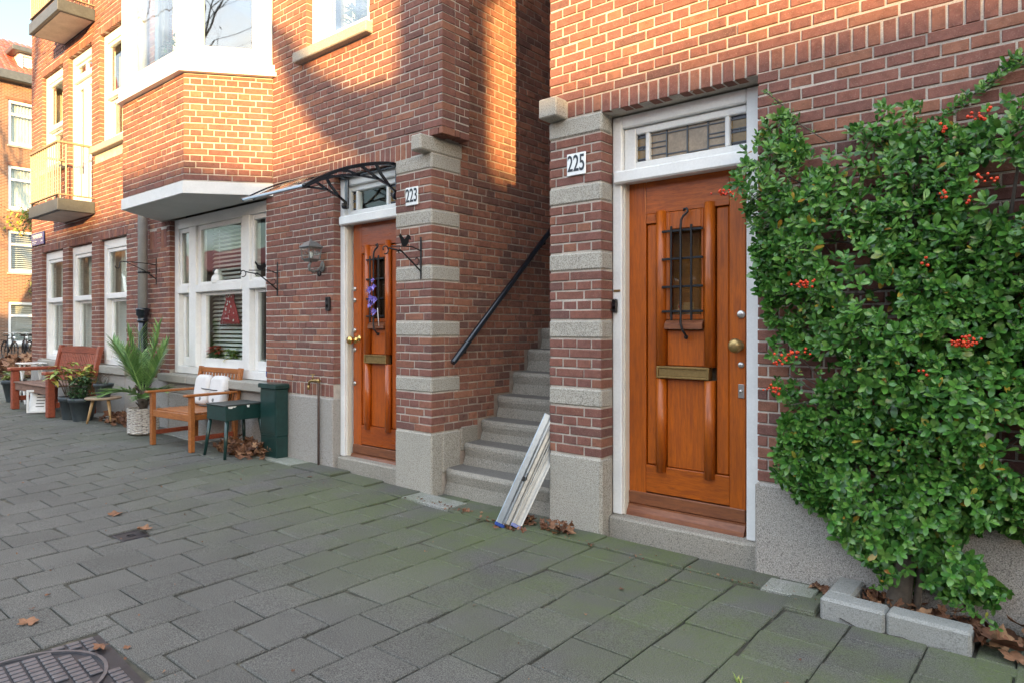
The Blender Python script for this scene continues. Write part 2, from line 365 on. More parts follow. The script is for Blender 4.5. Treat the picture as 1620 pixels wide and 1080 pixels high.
def text_mesh(body, size, sx=1.0, mat_='numblack', depth=.0015, bold=0.0):
    cu = bpy.data.curves.new('text', 'FONT'); cu.body = body; cu.size = size; cu.extrude = depth; cu.align_x = 'CENTER'; cu.align_y = 'CENTER'; cu.offset = bold
    o = bpy.data.objects.new('text', cu); COL.objects.link(o); dg = bpy.context.evaluated_depsgraph_get(); dg.update()
    me = bpy.data.meshes.new_from_object(o.evaluated_get(dg)); bpy.data.objects.remove(o); bpy.data.curves.remove(cu)
    me.transform(Matrix.Diagonal((sx, 1, 1, 1))); me.transform(Matrix.Rotation(rad(90), 4, 'X'))
    me.materials.clear(); me.materials.append(M[mat_]); return me
CA, SA = math.cos(CAM_A), math.sin(CAM_A)
def proj(x, y, z):
    d = -SA * x + CA * y
    if d < .05: return None
    return (CAM_CX + CAM_F * (CA * x + SA * y) / d, CAM_CY - CAM_F * (z - CAM_H) / d, d)
def on_y(u, v, Y):
    """the point of the plane y = Y seen at photo pixel (u, v)"""
    a, b = (u - CAM_CX) / CAM_F, -(v - CAM_CY) / CAM_F; t = Y / (SA * a + CA)
    return Vector(((CA * a - SA) * t, Y, CAM_H + b * t))
def lerp(a, b, t): return a + (b - a) * t
def piece(x, pts):
    if x <= pts[0][0]: return pts[0][1]
    for (a, p), (b, q) in zip(pts, pts[1:]):
        if x <= b: return lerp(p, q, (x - a) / (b - a))
    return pts[-1][1]
def gz(x, y):
    """height of the pavement"""
    t = min(1, max(0, (y - 1.3) / 1.9)); t = t * t * (3 - 2 * t)
    return piece(x, [(-14, .10), (-9, .09), (-6.5, .07), (-5, .05), (-3.9, .012), (-3.5, 0)]) * t

# ---------------------------------------------------------------- pavement, street, far ground
D = 3.585                                     # the street fronts stand in the plane y = D
CO = .062; Z0 = .48                           # brick course and its origin
def cz(n): return Z0 + CO * n
mb = MB()
for i in range(-24, 12):                      # the bed under the paving follows its slope
    for j in range(-4, 12):
        x, y = i * .6, j * .3
        mb.add([(x, y, gz(x, y) - .012), (x + .6, y, gz(x + .6, y) - .012), (x + .6, y + .3, gz(x + .6, y + .3) - .012), (x, y + .3, gz(x, y + .3) - .012)], [(0, 1, 2, 3)])
pav = mb.build('pavement', 'joint', kind='structure')
mb = MB(); mb.add([(-300, -300, -.14), (300, -300, -.14), (300, 300, -.14), (-300, 300, -.14)], [(0, 1, 2, 3)])
mb.build('road', 'asphalt', kind='structure')
mb = MB(); mb.box(-34.6, -14.4, -1.2, 16, -.3, .04); mb.build('side_pavement', 'tile', kind='structure')
mb = MB(); mb.box(-80, -34.6, -20, 60, -.3, .03); mb.build('far_pavement', 'tile', kind='structure')
mb = MB()
for k in range(28): mb.box(-14.4 + k, -13.42 + k, -1.42, -1.2, -.3, .004, .012)
mb.build('kerb', 'kerb', kind='structure')
# tiles in rows that run away from the houses, each row shifted by half a tile
def tile_mesh(w, l, ch=0):
    m = MB(); t = .03; c = .005
    vs = [(-w/2, -l/2, -t), (w/2, -l/2, -t), (w/2, l/2, -t), (-w/2, l/2, -t), (-w/2, -l/2, -c), (w/2, -l/2, -c), (w/2, l/2, -c), (-w/2, l/2, -c),
          (-w/2+c, -l/2+c, 0), (w/2-c, -l/2+c, 0), (w/2-c, l/2-c, 0), (-w/2+c, l/2-c, 0)]
    fs = [(8, 9, 10, 11)] + [(i, (i+1) % 4, 4+(i+1) % 4, 4+i) for i in range(4)] + [(4+i, 4+(i+1) % 4, 8+(i+1) % 4, 8+i) for i in range(4)]
    if ch:                                    # a knocked or worn corner
        k = R.randrange(4); e = R.uniform(.006, .02); sx, sy = (1, -1, -1, 1)[k], (1, 1, -1, -1)[k]
        x, y, z = vs[8 + k]; vs[8 + k] = (x + sx * e, y + sy * e, z - .0015); x, y, z = vs[4 + k]; vs[4 + k] = (x + sx * e * .5, y + sy * e * .5, z - .006)
    m.add(vs, fs); return m
COVER = (-3.21, -2.60, .42, 1.065)            # the utility cover
DRAIN = (-4.62, -4.42, 1.62, 1.79)
BED = (-.88, -.285, 3.205, 3.6)                 # the planting bed at the climber
tiles = []
PX, TW, TL, SK = -1.604, .288, .291, .017     # the long joints run very slightly askew to the fronts
for i in range(-44, 12):
    xa = PX + TW * i; y = 2.62 - TL * 13 + (.152 if i % 2 else 0)
    last = 3.37 if xa + TW < -.27 else 3.56
    while y < last:
        ya, yb = max(y, -1.18), min(y + TL, last); y += TL
        if yb - ya < .05: continue
        so = SK * ((ya + yb) / 2 - 2.63)
        rects = [(xa + so, xa + so + TW, ya, yb)]
        for (hx0, hx1, hy0, hy1) in (COVER, DRAIN, BED):
            nr = []
            for (a, b, c, d) in rects:
                if b <= hx0 or a >= hx1 or d <= hy0 or c >= hy1: nr.append((a, b, c, d)); continue
                if a < hx0: nr.append((a, hx0, c, d))
                if b > hx1: nr.append((hx1, b, c, d))
                a2, b2 = max(a, hx0), min(b, hx1)
                if c < hy0: nr.append((a2, b2, c, hy0))
                if d > hy1: nr.append((a2, b2, hy1, d))
            rects = nr
        for (a, b, c, d) in rects:
            if b - a > .035 and d - c > .035: tiles.append((a, b, c, d))
def screen_area(pts):
    q = [proj(*p) for p in pts]
    if any(p is None for p in q): return 0
    cxm = sum(p[0] for p in q) / len(q); cym = sum(p[1] for p in q) / len(q)
    if not (-30 < cxm < 1650 and -30 < cym < 1110): return 0
    return abs(sum(q[i][0] * q[(i + 1) % len(q)][1] - q[(i + 1) % len(q)][0] * q[i][1] for i in range(len(q)))) / 2
tiles.sort(key=lambda t: -screen_area([(t[0], t[2], 0), (t[1], t[2], 0), (t[1], t[3], 0), (t[0], t[3], 0)]))
cache = {}; rest = MB()
for n, (a, b, c, d) in enumerate(tiles):
    w, l = round(b - a - .0068, 3), round(d - c - .0068, 3); var = R.choice((0, 0, 0, 0, 1, 2, 3, 4)); cx_, cy_ = (a + b) / 2, (c + d) / 2
    e = .05; nx = (gz(cx_ + e, cy_) - gz(cx_ - e, cy_)) / (2 * e); ny = (gz(cx_, cy_ + e) - gz(cx_, cy_ - e)) / (2 * e)
    rot = Euler((math.atan(ny) + R.gauss(0, .004), -math.atan(nx) + R.gauss(0, .004), R.gauss(0, .004)))
    loc = Vector((cx_, cy_, gz(cx_, cy_) + R.gauss(0, .0017)))
    if n < 280:
        if (w, l, var) not in cache: cache[w, l, var] = tile_mesh(w, l, var).mesh('paving_tile', 'tile')
        link('paving_tile', cache[w, l, var], pav, loc, rot)
    else:
        m = tile_mesh(w, l); Mx = Matrix.Translation(loc) @ rot.to_matrix().to_4x4(); rest.add([Mx @ Vector(p) for p in m.v], m.f)
rest.build('paving_tile_field', 'tile', pav, kind='stuff')
# narrow concrete strip between the tiles and the house fronts, in lengths, sunk unevenly
strip = []
xs = -13.7
while xs < -.9:
    l = R.choice((.5, .6, .45)); xe = min(xs + l, -.88)
    strip.append((xs, xe)); xs = xe
for (a, b) in strip:
    cx_ = (a + b) / 2; m = tile_mesh(round(b - a - .008, 3), .205)
    m.build('edging_slab', 'kerb' if R.random() < .25 else 'tile', pav, loc=(cx_, 3.48, gz(cx_, 3.48) + R.gauss(.004, .003)), rot=(R.gauss(0, .01), R.gauss(0, .006), R.gauss(0, .004)))
for k in range(4):                            # the strip runs on in front of the stairs
    a = -3.76 + k * .28; m = tile_mesh(.272, .115); m.build('edging_slab', 'tile', pav, loc=(a + .14, 3.64, -.002 + R.gauss(.002, .002)))
for (x, y, w, l, c) in ((-1.06, 3.44, .24, .17, 'kerb'), (-.96, 3.31, .14, .2, 'tile')):
    tile_mesh(w, l).build('edging_slab', c, pav, loc=(x, y, .012), rot=(0.01, -.02, .03))
# ---------------------------------------------------------------- brickwork
class Wall:
    """a brick face: origin, direction (angle), length, z range, openings in (u0, u1, z0, z1)"""
    def __init__(s, ox, oy, ang, depth=.08, matn='brick'):
        s.o = (ox, oy); s.a = ang; s.d = depth; s.m = matn; s.items = []
    def pt(s, u, n, z): return (s.o[0] + u * math.cos(s.a) + n * math.sin(s.a), s.o[1] + u * math.sin(s.a) - n * math.cos(s.a), z)   # n: outward
    def fill(s, u0, u1, z0, z1, holes=(), ph=0.0, base=Z0):
        n0 = math.floor((z0 - base) / CO + .35); n1 = math.ceil((z1 - base) / CO - .35)
        for n in range(n0, n1):
            za, zb = base + n * CO, base + (n + 1) * CO; za2, zb2 = max(za, z0), min(zb, z1)
            if zb2 - za2 < .03: continue
            free = [(u0, u1)]
            for (a, b, c, d) in holes:
                if d <= za2 + .02 or c >= zb2 - .02: continue
                nf = []
                for (p, q) in free:
                    if b <= p or a >= q: nf.append((p, q)); continue
                    if a > p: nf.append((p, a))
                    if b < q: nf.append((b, q))
                free = nf
            head = n % 2; pit = .1105 if head else .221
            off = ph + (.0553 if head else (0 if n % 4 == 0 else .1105))
            for (p, q) in free:
                k = math.floor((p - off) / pit); cuts = [p]
                while True:
                    k += 1; c = off + k * pit
                    if c >= q - .035: break
                    if c > p + .045: cuts.append(c)
                cuts.append(q)
                for a, b in zip(cuts, cuts[1:]):
                    ja = .0045 if a > u0 and a != p else (0 if a == p else .0045); jb = 0 if b == q else .0045
                    s.items.append((a + ja, b - jb, za2 + .0048, zb2 - .0048))
    def rowlock(s, u0, u1, z0, z1):
        n = max(1, round((u1 - u0) / .0655)); w = (u1 - u0) / n
        for k in range(n): s.items.append((u0 + k * w + .0055, u0 + (k + 1) * w - .0055, z0 + .0055, z1 - .005))
def brick_mesh(w, h, d, c=.0035):
    m = MB(); a, b = w / 2, h / 2
    vs = [(-a, d, -b), (a, d, -b), (a, d, b), (-a, d, b), (-a, c, -b), (a, c, -b), (a, c, b), (-a, c, b), (-a+c, 0, -b+c), (a-c, 0, -b+c), (a-c, 0, b-c), (-a+c, 0, b-c)]
    fs = [(8, 9, 10, 11)] + [(i, (i+1) % 4, 4+(i+1) % 4, 4+i) for i in range(4)] + [(4+i, 4+(i+1) % 4, 8+(i+1) % 4, 8+i) for i in range(4)]
    m.add(vs, fs); return m
BC = {}
def lay(walls, parent, hidden=lambda x, y, z: False, limit=298):
    allb = []
    for wl in walls:
        for it in wl.items:
            a, b, c, d = it; u, z = (a + b) / 2, (c + d) / 2; p = wl.pt(u, 0, z)
            nx, ny = math.sin(wl.a), -math.cos(wl.a)
            vis = (nx * (0 - p[0]) + ny * (0 - p[1])) > 0 and not hidden(*p)
            ar = screen_area([wl.pt(a, 0, c), wl.pt(b, 0, c), wl.pt(b, 0, d), wl.pt(a, 0, d)]) if vis else 0
            q = proj(*p)
            if q is None or not (5 < q[0] < 1615 and 5 < q[1] < 1075): ar = 0
            allb.append((ar, wl, it))
    allb.sort(key=lambda t: -t[0])
    rest = {}
    for n, (ar, wl, (a, b, c, d)) in enumerate(allb):
        w, h = round(b - a - R.uniform(-.001, .0025), 3), round(d - c - R.uniform(-.001, .002), 3); p = wl.pt((a + b) / 2, R.gauss(0, .0016), (c + d) / 2 + R.gauss(0, .0011))
        rot = Euler((R.gauss(0, .006), R.gauss(0, .006), wl.a + R.gauss(0, .006)))
        if n < limit and ar > 60:
            k = (round(w / .004), round(h / .004), wl.d, wl.m)
            if k not in BC: BC[k] = brick_mesh(w, h, wl.d).mesh('brick', wl.m)
            link('brick', BC[k], parent, p, rot)
        else:
            m = brick_mesh(w, h, wl.d); X = Matrix.Translation(p) @ rot.to_matrix().to_4x4()
            rest.setdefault(wl.m, MB()).add([X @ Vector(v) for v in m.v], m.f)
    for k, m in rest.items(): m.build('brick_field', k, parent, kind='stuff')
def slab_holes(mb, x0, x1, z0, z1, y0, y1, holes, mi=0):
    """wall body from x0..x1, z0..z1, thickness y0..y1, with rectangular holes; inner faces only at the holes"""
    xs = sorted({x0, x1, *[min(max(h[i], x0), x1) for h in holes for i in (0, 1)]}); zs = sorted({z0, z1, *[min(max(h[i], z0), z1) for h in holes for i in (2, 3)]})
    def solid(i, k):
        if i < 0 or k < 0 or i >= len(xs) - 1 or k >= len(zs) - 1: return False
        x, z = (xs[i] + xs[i + 1]) / 2, (zs[k] + zs[k + 1]) / 2
        return not any(h[0] < x < h[1] and h[2] < z < h[3] for h in holes)
    for i in range(len(xs) - 1):
        for k in range(len(zs) - 1):
            if not solid(i, k): continue
            a, b, c, d = xs[i], xs[i + 1], zs[k], zs[k + 1]
            vs = [(a, y0, c), (b, y0, c), (b, y0, d), (a, y0, d), (a, y1, c), (b, y1, c), (b, y1, d), (a, y1, d)]
            fs = [(0, 1, 2, 3), (5, 4, 7, 6)]
            if not solid(i - 1, k): fs.append((4, 0, 3, 7))
            if not solid(i + 1, k): fs.append((1, 5, 6, 2))
            if not solid(i, k - 1): fs.append((4, 5, 1, 0))
            if not solid(i, k + 1): fs.append((3, 2, 6, 7))
            mb.add(vs, fs, mi)
def grow(h, e=.007): return (h[0] - e, h[1] + e, h[2] - e, h[3] + e)

# ---------------------------------------------------------------- windows (thing > window > sash / pane / sill)
def frame4(mb, x0, x1, z0, z1, l, r, b, t, y0, y1, c=.004, mi=0):
    mb.box(x0, x0 + l, y0, y1, z0, z1, c, mi); mb.box(x1 - r, x1, y0, y1, z0, z1, c, mi)
    if b: mb.box(x0 + l, x1 - r, y0 + .001, y1 - .001, z0, z0 + b, c, mi)
    if t: mb.box(x0 + l, x1 - r, y0 + .001, y1 - .001, z1 - t, z1, c, mi)
def pane(parent, x0, x1, z0, z1, y, m='glass', name='pane'):
    q = MB(); q.box(x0, x1, y, y + .005, z0, z1); return q.build(name, m, parent)
def blind(parent, x0, x1, z0, z1, y, pitch=.045, tilt=.5):
    q = MB(); z = z0
    while z < z1:
        Mx = Matrix.Translation((0, y, z)) @ Matrix.Rotation(tilt, 4, 'X'); q.box(x0, x1, -.019, .019, -.0012, .0012, 0, 0, Mx); z += pitch
    for x in (lerp(x0, x1, .18), lerp(x0, x1, .82)): q.box(x - .002, x + .002, y - .021, y - .019, z0, z1)
    return q.build('blind', 'slat', parent, kind='stuff')
def curtain(parent, x0, x1, z0, z1, y, m='curtain', amp=.02, wl=.09):
    q = MB(); n = max(6, int((x1 - x0) / wl * 8)); vs = []
    for k in range(n + 1):
        x = lerp(x0, x1, k / n); yy = y + amp * math.sin(2 * math.pi * (x - x0) / wl + .4 * math.sin(9 * x)); vs += [(x, yy, z0), (x, yy, z1)]
    q.add(vs, [(2 * k, 2 * k + 2, 2 * k + 3, 2 * k + 1) for k in range(n)], 0, True); return q.build('curtain', m, parent)
def sash_window(parent, x0, x1, z0, z1, y, zt, ox=0, oy=0, ang=0, jl=.085, jr=.085, sub=True):
    """one tall light with a sliding upper sash; x along the wall, y the face of the outer frame"""
    f = MB(); frame4(f, x0, x1, z0, z1, jl, jr, .075, .12, y, y + .12)
    w = f.build('window', 'white', parent, loc=(ox, oy, 0), rot=(0, 0, ang))
    a, b = x0 + jl, x1 - jr
    s = MB(); frame4(s, a + .002, b - .002, zt, z1 - .122, .048, .048, .075, .05, y + .018, y + .062, .005)
    s.box(a + .002, b - .002, y - .004, y + .017, zt, zt + .075, .006); s.build('sash', 'white', w)
    s = MB(); frame4(s, a + .002, b - .002, z0 + .077, zt - .002, .06, .06, .07, .04, y + .064, y + .105, .005); s.build('sash', 'white', w)
    pane(w, a + .045, b - .045, zt + .07, z1 - .168, y + .04); pane(w, a + .057, b - .057, z0 + .142, zt - .038, y + .085)
    return w

# ================================================================ HOUSE 223
h223 = thing('brick_house', 'left brick house with white bay window and half round glass canopy over its door', 'house', (0, 0, 0), 0, 'brick houses with orange wooden doors')
XL, XP, XU = -13.7, -3.787, -3.667
YF = D + .06
WIN_LO = [(-13.14, -12.14), (-11.88, -10.91), (-10.60, -9.65)]
BIGW = (-8.355, -6.172, .757, 2.60)
DOOR3 = (-5.046, -4.207, .0, 2.63)
UPW = (-5.47, -4.545, 3.862, 5.44)
BAYX = (-8.06, -6.58); BAYW = (-8.58, -6.056); BAYY = 2.955
holesX = [(a, b, .775, 2.53) for a, b in WIN_LO] + [BIGW, DOOR3, UPW, (-13.14, -12.14, 3.862, 5.44), (-11.88, -10.91, 3.06, 5.44), (-10.60, -9.65, 3.862, 5.44), (BAYW[0], BAYW[1], 2.6, 7.6)]
mb = MB()
TOP = 7.6
slab_holes(mb, XL, XP - .006, -.3, TOP, D + .006, D + .30, [grow(h) for h in holesX])
mb.box(XP - .30, XP - .004, D + .30, 8.0, -.3, TOP, mi=1)                       # side of the stair well
mb.box(XP - .003, XU - .006, D + .006, D + .302, cz(36) + .115, TOP, mi=0)       # the pier that steps out above
mb.box(XL, XL + .3, D + .30, 8.0, -.3, TOP); mb.box(XL, XP, 8.0, 8.3, -.3, TOP)
wall3 = mb.build('wall', ['mortar', 'mortar_old'], h223)
mb = MB(); mb.box(XL - .2, XU + .02, D - .3, 8.4, TOP, TOP + .25); mb.build('roof_slab', 'darkmetal', h223)
# rooms: floors, ceilings and a back wall give the windows something to look into
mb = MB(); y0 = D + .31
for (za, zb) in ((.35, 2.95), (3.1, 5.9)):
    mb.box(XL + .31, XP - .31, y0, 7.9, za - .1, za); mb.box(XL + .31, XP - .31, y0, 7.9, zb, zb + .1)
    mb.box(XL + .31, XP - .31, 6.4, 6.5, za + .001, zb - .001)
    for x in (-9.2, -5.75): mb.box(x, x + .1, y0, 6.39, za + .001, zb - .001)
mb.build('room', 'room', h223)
# brick faces
A90 = rad(90)
w1 = Wall(0, D, 0, .14); w1b = Wall(0, D, 0, .08)
bands = [(n, n + 2) for n in (5, 12, 19, 26, 33)]
ph3 = -4.207
w1.fill(-4.207, XP, Z0, cz(35), [(-9, 0, cz(a), cz(b)) for a, b in bands], ph=ph3)
sills = [(-5.60, -4.50, 3.77, 3.868), (-13.25, -12.03, 3.77, 3.868), (-10.79, -9.6, 3.68, 3.868)]
signhole = []
lint = [(-13.2, -12.09, 2.53, 2.65), (-11.94, -10.86, 2.53, 2.65), (-10.66, -9.60, 2.53, 2.65), (-13.2, -12.09, 5.44, 5.56), (-11.94, -10.86, 5.44, 5.56), (-10.66, -9.60, 5.44, 5.56), (-5.52, -4.5, 5.44, 5.56), (-5.12, -4.02, 2.63, 2.774), (-8.93, -8.71, 2.27, 2.5), (-8.60, -8.44, 2.27, 2.5)]
corb3 = (-3.906, XP, 2.65, 2.78)
w1b.fill(XL, -5.046, .79, cz(35), [h for h in holesX] + lint, ph=ph3)
w1b.rowlock(-6.17, -5.05, .672, .79); w1b.rowlock(-9.64, -8.36, .672, .79)
w1b.fill(XL, -9.645, .667, .79, [(a - .06, b + .06, .6, .8) for a, b in WIN_LO], ph=ph3)
for q in lint: w1b.rowlock(*q)
w1.fill(XL, XP, cz(35), cz(37), holesX + lint + [corb3], ph=ph3)
w1.fill(XL, XU, cz(37), TOP, holesX + lint + sills, ph=ph3)
w2 = Wall(XP + .002, D, A90, .03, 'brick_old')
side_h = [(0, .318, cz(a), cz(b)) for a, b in bands] + [(0, .33, cz(33), cz(37)), (0, .31, cz(37), TOP)]
stair = [(3.69, .194), (3.905, .366), (4.112, .534), (4.319, .718), (4.526, .908), (4.735, 1.10), (4.94, 1.29), (5.147, 1.48), (5.354, 1.67), (5.561, 1.86), (5.77, 2.05)]
steph = [(.0, .53, 0, .486)] + [(y - D, 4, -.3, z) for y, z in stair]
w2.fill(.148, 4.3, Z0, TOP, side_h + steph, ph=.03)
w3 = Wall(XU, D, A90, .1, 'brick'); w3.fill(.148, .306, cz(37), TOP, ph=.03)
ca = math.atan2(D - BAYY, BAYW[1] - BAYX[1]); cl = math.hypot(D - BAYY, BAYW[1] - BAYX[1])
w4 = Wall(0, BAYY, 0, .03); w4.fill(BAYX[0], BAYX[1], 2.72, 3.752, ph=BAYX[1], base=Z0 + .008)
w5 = Wall(BAYX[1], BAYY, ca, .03); w5.fill(0, cl, 2.72, 3.752, ph=0, base=Z0 + .008)
w6 = Wall(BAYW[0], D, -ca, .03); w6.fill(0, cl, 2.72, 3.752, base=Z0 + .008)
lay([w1, w1b, w2, w3, w4, w5, w6], wall3, hidden=lambda x, y, z: (z < .66 and x < -5) or (x > -5.2 and x < -4.2 and z < 2.75 and y < 3.6))
# quoins, corbels and base stones of the pier
def stone(name, parent, boxes, m='granite', c=.008):
    q = MB()
    for b in boxes: q.box(*b, c)
    return q.build(name, m, parent)
def rough_stone(name, parent, x0, x1, y0, y1, z0, z1, m='granite', c=.012):
    return stone(name, parent, [(x0, x1, y0, y1, z0, z1)], m, c)
for a, b in bands[:-1]: rough_stone('quoin_stone', h223, -4.209, XP + .004, D - .003, D + .316, cz(a) + .004, cz(b) - .004)
rough_stone('quoin_stone', h223, -4.209, XP + .004, D - .003, D + .322, cz(33) + .004, cz(35) + .002)
rough_stone('corbel_stone', h223, -3.90, XP + .005, D - .115, D + .345, cz(35) + .003, cz(37) + .002)
rough_stone('plinth_stone', h223, -4.209, XP + .006, D - .006, D + .118, -.1, Z0 - .003)
rough_stone('plinth_stone', h223, XP - .06, XP + .006, D + .121, D + .322, .15, Z0 - .005)
rough_stone('plinth_stone', h223, XP - .06, XP + .008, D + .325, D + .53, .30, .50, 'granite_step')
# plinth of the long wall, sills
for (a, b) in ((-6.18, -5.044), (-9.0, -8.36), (-9.66, -9.003), (-13.7, -9.663)):
    rough_stone('plinth', h223, a, b - .003, D - .012, D + .3, -.2, .663, 'plinth', .01)
rough_stone('plinth', h223, -8.357, -6.183, D - .01, D + .3, -.2, .52, 'plinth', .01)
xsil = [-8.50, -7.75, -6.95, -6.0]
for a, b in zip(xsil, xsil[1:]): rough_stone('sill', h223, a, b - .004, D - .085, D + .10, .655, .752, 'sillstone', .012)
rough_stone('plinth', h223, -8.357, -6.183, D - .006, D + .05, .523, .652, 'plinth', .01)
for s_ in ((-5.60, -4.50), (-13.25, -12.03), (-10.79, -9.6)): rough_stone('sill', h223, s_[0], s_[1], D - .07, D + .10, 3.77, 3.866, 'sillstone', .008)
for (a, b) in WIN_LO: rough_stone('sill', h223, a - .06, b + .06, D - .05, D + .06, .665, .772, 'sillstone', .008)
# windows
for (a, b) in WIN_LO:
    w = sash_window(h223, a + .002, b - .002, .776, 2.526, YF, 1.70); blind(w, a + .09, b - .09, .88, 1.72, YF + .15, .03, .95); curtain(w, a + .1, lerp(a, b, .35), .9, 2.4, YF + .19); 
for k, (a, b) in enumerate(WIN_LO):
    if k == 1:
        f = MB(); frame4(f, a + .002, b - .002, 3.07, 5.436, .075, .075, 0, .11, YF, YF + .12); f.box(a + .077, b - .077, YF - .012, YF + .12, 5.04, 5.12, .004)
        w = f.build('balcony_door', 'white', h223)
        s = MB(); m_ = (a + b) / 2
        for (p, q) in ((a + .08, m_ - .002), (m_ + .002, b - .08)): frame4(s, p, q, 3.08, 5.035, .11, .11, .55, .11, YF + .03, YF + .08, .006)
        s.build('door_leaf', 'white', w); frame_ = MB(); frame4(frame_, a + .08, b - .08, 5.122, 5.324, .05, .05, .05, .04, YF + .03, YF + .07); frame_.box(m_ - .02, m_ + .02, YF + .031, YF + .07, 5.172, 5.284); frame_.build('sash', 'white', w)
        for (p, q) in ((a + .19, m_ - .112), (m_ + .112, b - .19)): pane(w, p, q, 3.63, 4.93, YF + .055)
        pane(w, a + .13, b - .13, 5.17, 5.285, YF + .05); curtain(w, a + .1, b - .1, 3.2, 5.3, YF + .2)
    else:
        w = sash_window(h223, a + .002, b - .002, 3.87, 5.436, YF, 4.52); curtain(w, a + .1, lerp(a, b, .4), 3.95, 5.3, YF + .2)
# small first floor window near the corner
f = MB(); frame4(f, UPW[0] + .002, UPW[1] - .002, UPW[2] + .006, UPW[3] - .002, .2, .09, .09, .1, YF, YF + .12); w = f.build('window', 'white', h223)
s = MB(); frame4(s, UPW[0] + .203, UPW[1] - .093, UPW[2] + .097, 5.33, .035, .035, .035, .035, YF + .02, YF + .06); s.build('sash', 'white', w)
pane(w, UPW[0] + .236, UPW[1] - .126, UPW[2] + .13, 5.30, YF + .04, 'skyglass'); curtain(w, UPW[0] + .22, UPW[0] + .40, 3.9, 5.3, YF + .2)
# the large ground floor window: three lights
f = MB(); x0, x1, z0, z1 = BIGW[0] + .003, BIGW[1] - .003, .758, 2.59
frame4(f, x0, x1, z0, z1, .10, .10, .085, .115, YF, YF + .13)
MUL = ((-7.97, -7.795), (-6.745, -6.60))
for (a, b) in MUL: f.box(a, b, YF - .006, YF + .13, z0 + .086, z1 - .116, .006)
lights = ((x0 + .102, MUL[0][0] - .002), (MUL[0][1] + .002, MUL[1][0] - .002), (MUL[1][1] + .002, x1 - .102))
for (a, b) in lights: f.box(a, b, YF - .014, YF + .05, 1.70, 1.785, .006)
bigwin = f.build('window', 'white', h223)
for k, (a, b) in enumerate(lights):
    u = .07 if k == 1 else .045
    s = MB(); frame4(s, a, b, 1.787, z1 - .118, u, u, .03, .05, YF + .02, YF + .06, .004); s.build('sash', 'white', bigwin)
    s = MB(); frame4(s, a, b, z0 + .087, 1.698, .065 if k != 1 else .12, .06, .10, .035, YF + .055, YF + .10, .004); s.build('sash', 'white', bigwin)
    pane(bigwin, a + u - .003, b - u + .003, 1.815, z1 - .166, YF + .04); pane(bigwin, a + (.062 if k != 1 else .117), b - .057, z0 + .185, 1.665, YF + .078)
    blind(bigwin, a + .01, b - .01, .86, 2.47, YF + .20, .048, .8)
# ---- bay: soffit slab, brick apron, window frames in three faces, brick above
def bay_poly(e): # outline grown by e
    t = e * math.tan(ca / 2)
    return [(BAYW[0] - e / math.sin(ca), D + .1), (BAYW[0] - e / math.sin(ca), D), (BAYX[0] - t, BAYY - e), (BAYX[1] + t, BAYY - e), (BAYW[1] + e / math.sin(ca), D), (BAYW[1] + e / math.sin(ca), D + .1)]
bay = thing('bay', None, None); bay.parent = h223
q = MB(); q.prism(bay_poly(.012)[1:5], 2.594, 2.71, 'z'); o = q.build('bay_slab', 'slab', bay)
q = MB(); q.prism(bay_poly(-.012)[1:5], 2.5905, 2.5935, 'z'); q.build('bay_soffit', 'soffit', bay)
q = MB(); q.prism(bay_poly(-.006), 2.711, 3.755, 'z'); q.build('bay_apron', 'mortar', bay)
q = MB(); q.prism(bay_poly(.055)[1:5], 3.762, 3.80, 'z'); q.prism(bay_poly(.035)[1:5], 3.80, 3.875, 'z'); q.build('bay_sill', 'white', bay)
q = MB(); q.prism(bay_poly(.02)[1:5], 5.5, TOP, 'z'); q.build('bay_head', 'white', bay)
def bay_light(ox, oy, ang, l, r, n, e0, e1):
    f = MB(); frame4(f, 0, l, 3.876, 5.498, e0, e1, .085, .1, -.012, .09, .006)
    w = f.build('window', 'white', h223, loc=(ox, oy, 0), rot=(0, 0, ang))
    st = (l - e0 - e1) / n
    for k in range(n):
        a, b = e0 + k * st, e0 + (k + 1) * st
        s = MB(); frame4(s, a + .002, b - .002, 3.963, 5.396, .07, .07, .075, .06, .012, .06, .006); s.build('sash', 'white', w)
        pane(w, a + .068, b - .068, 4.034, 5.34, .035, 'skyglass' if ang else 'glass')
    return w
w = bay_light(BAYX[0], BAYY, 0, BAYX[1] - BAYX[0], 0, 1, .19, .12)
curtain(w, .2, .42, 3.95, 5.4, .45)
w = bay_light(BAYX[1], BAYY, ca, cl, 0, 1, .11, .12); curtain(w, .62, .80, 3.95, 5.4, .3)
bay_light(BAYW[0], D, -ca, cl, 0, 1, .1, .11)
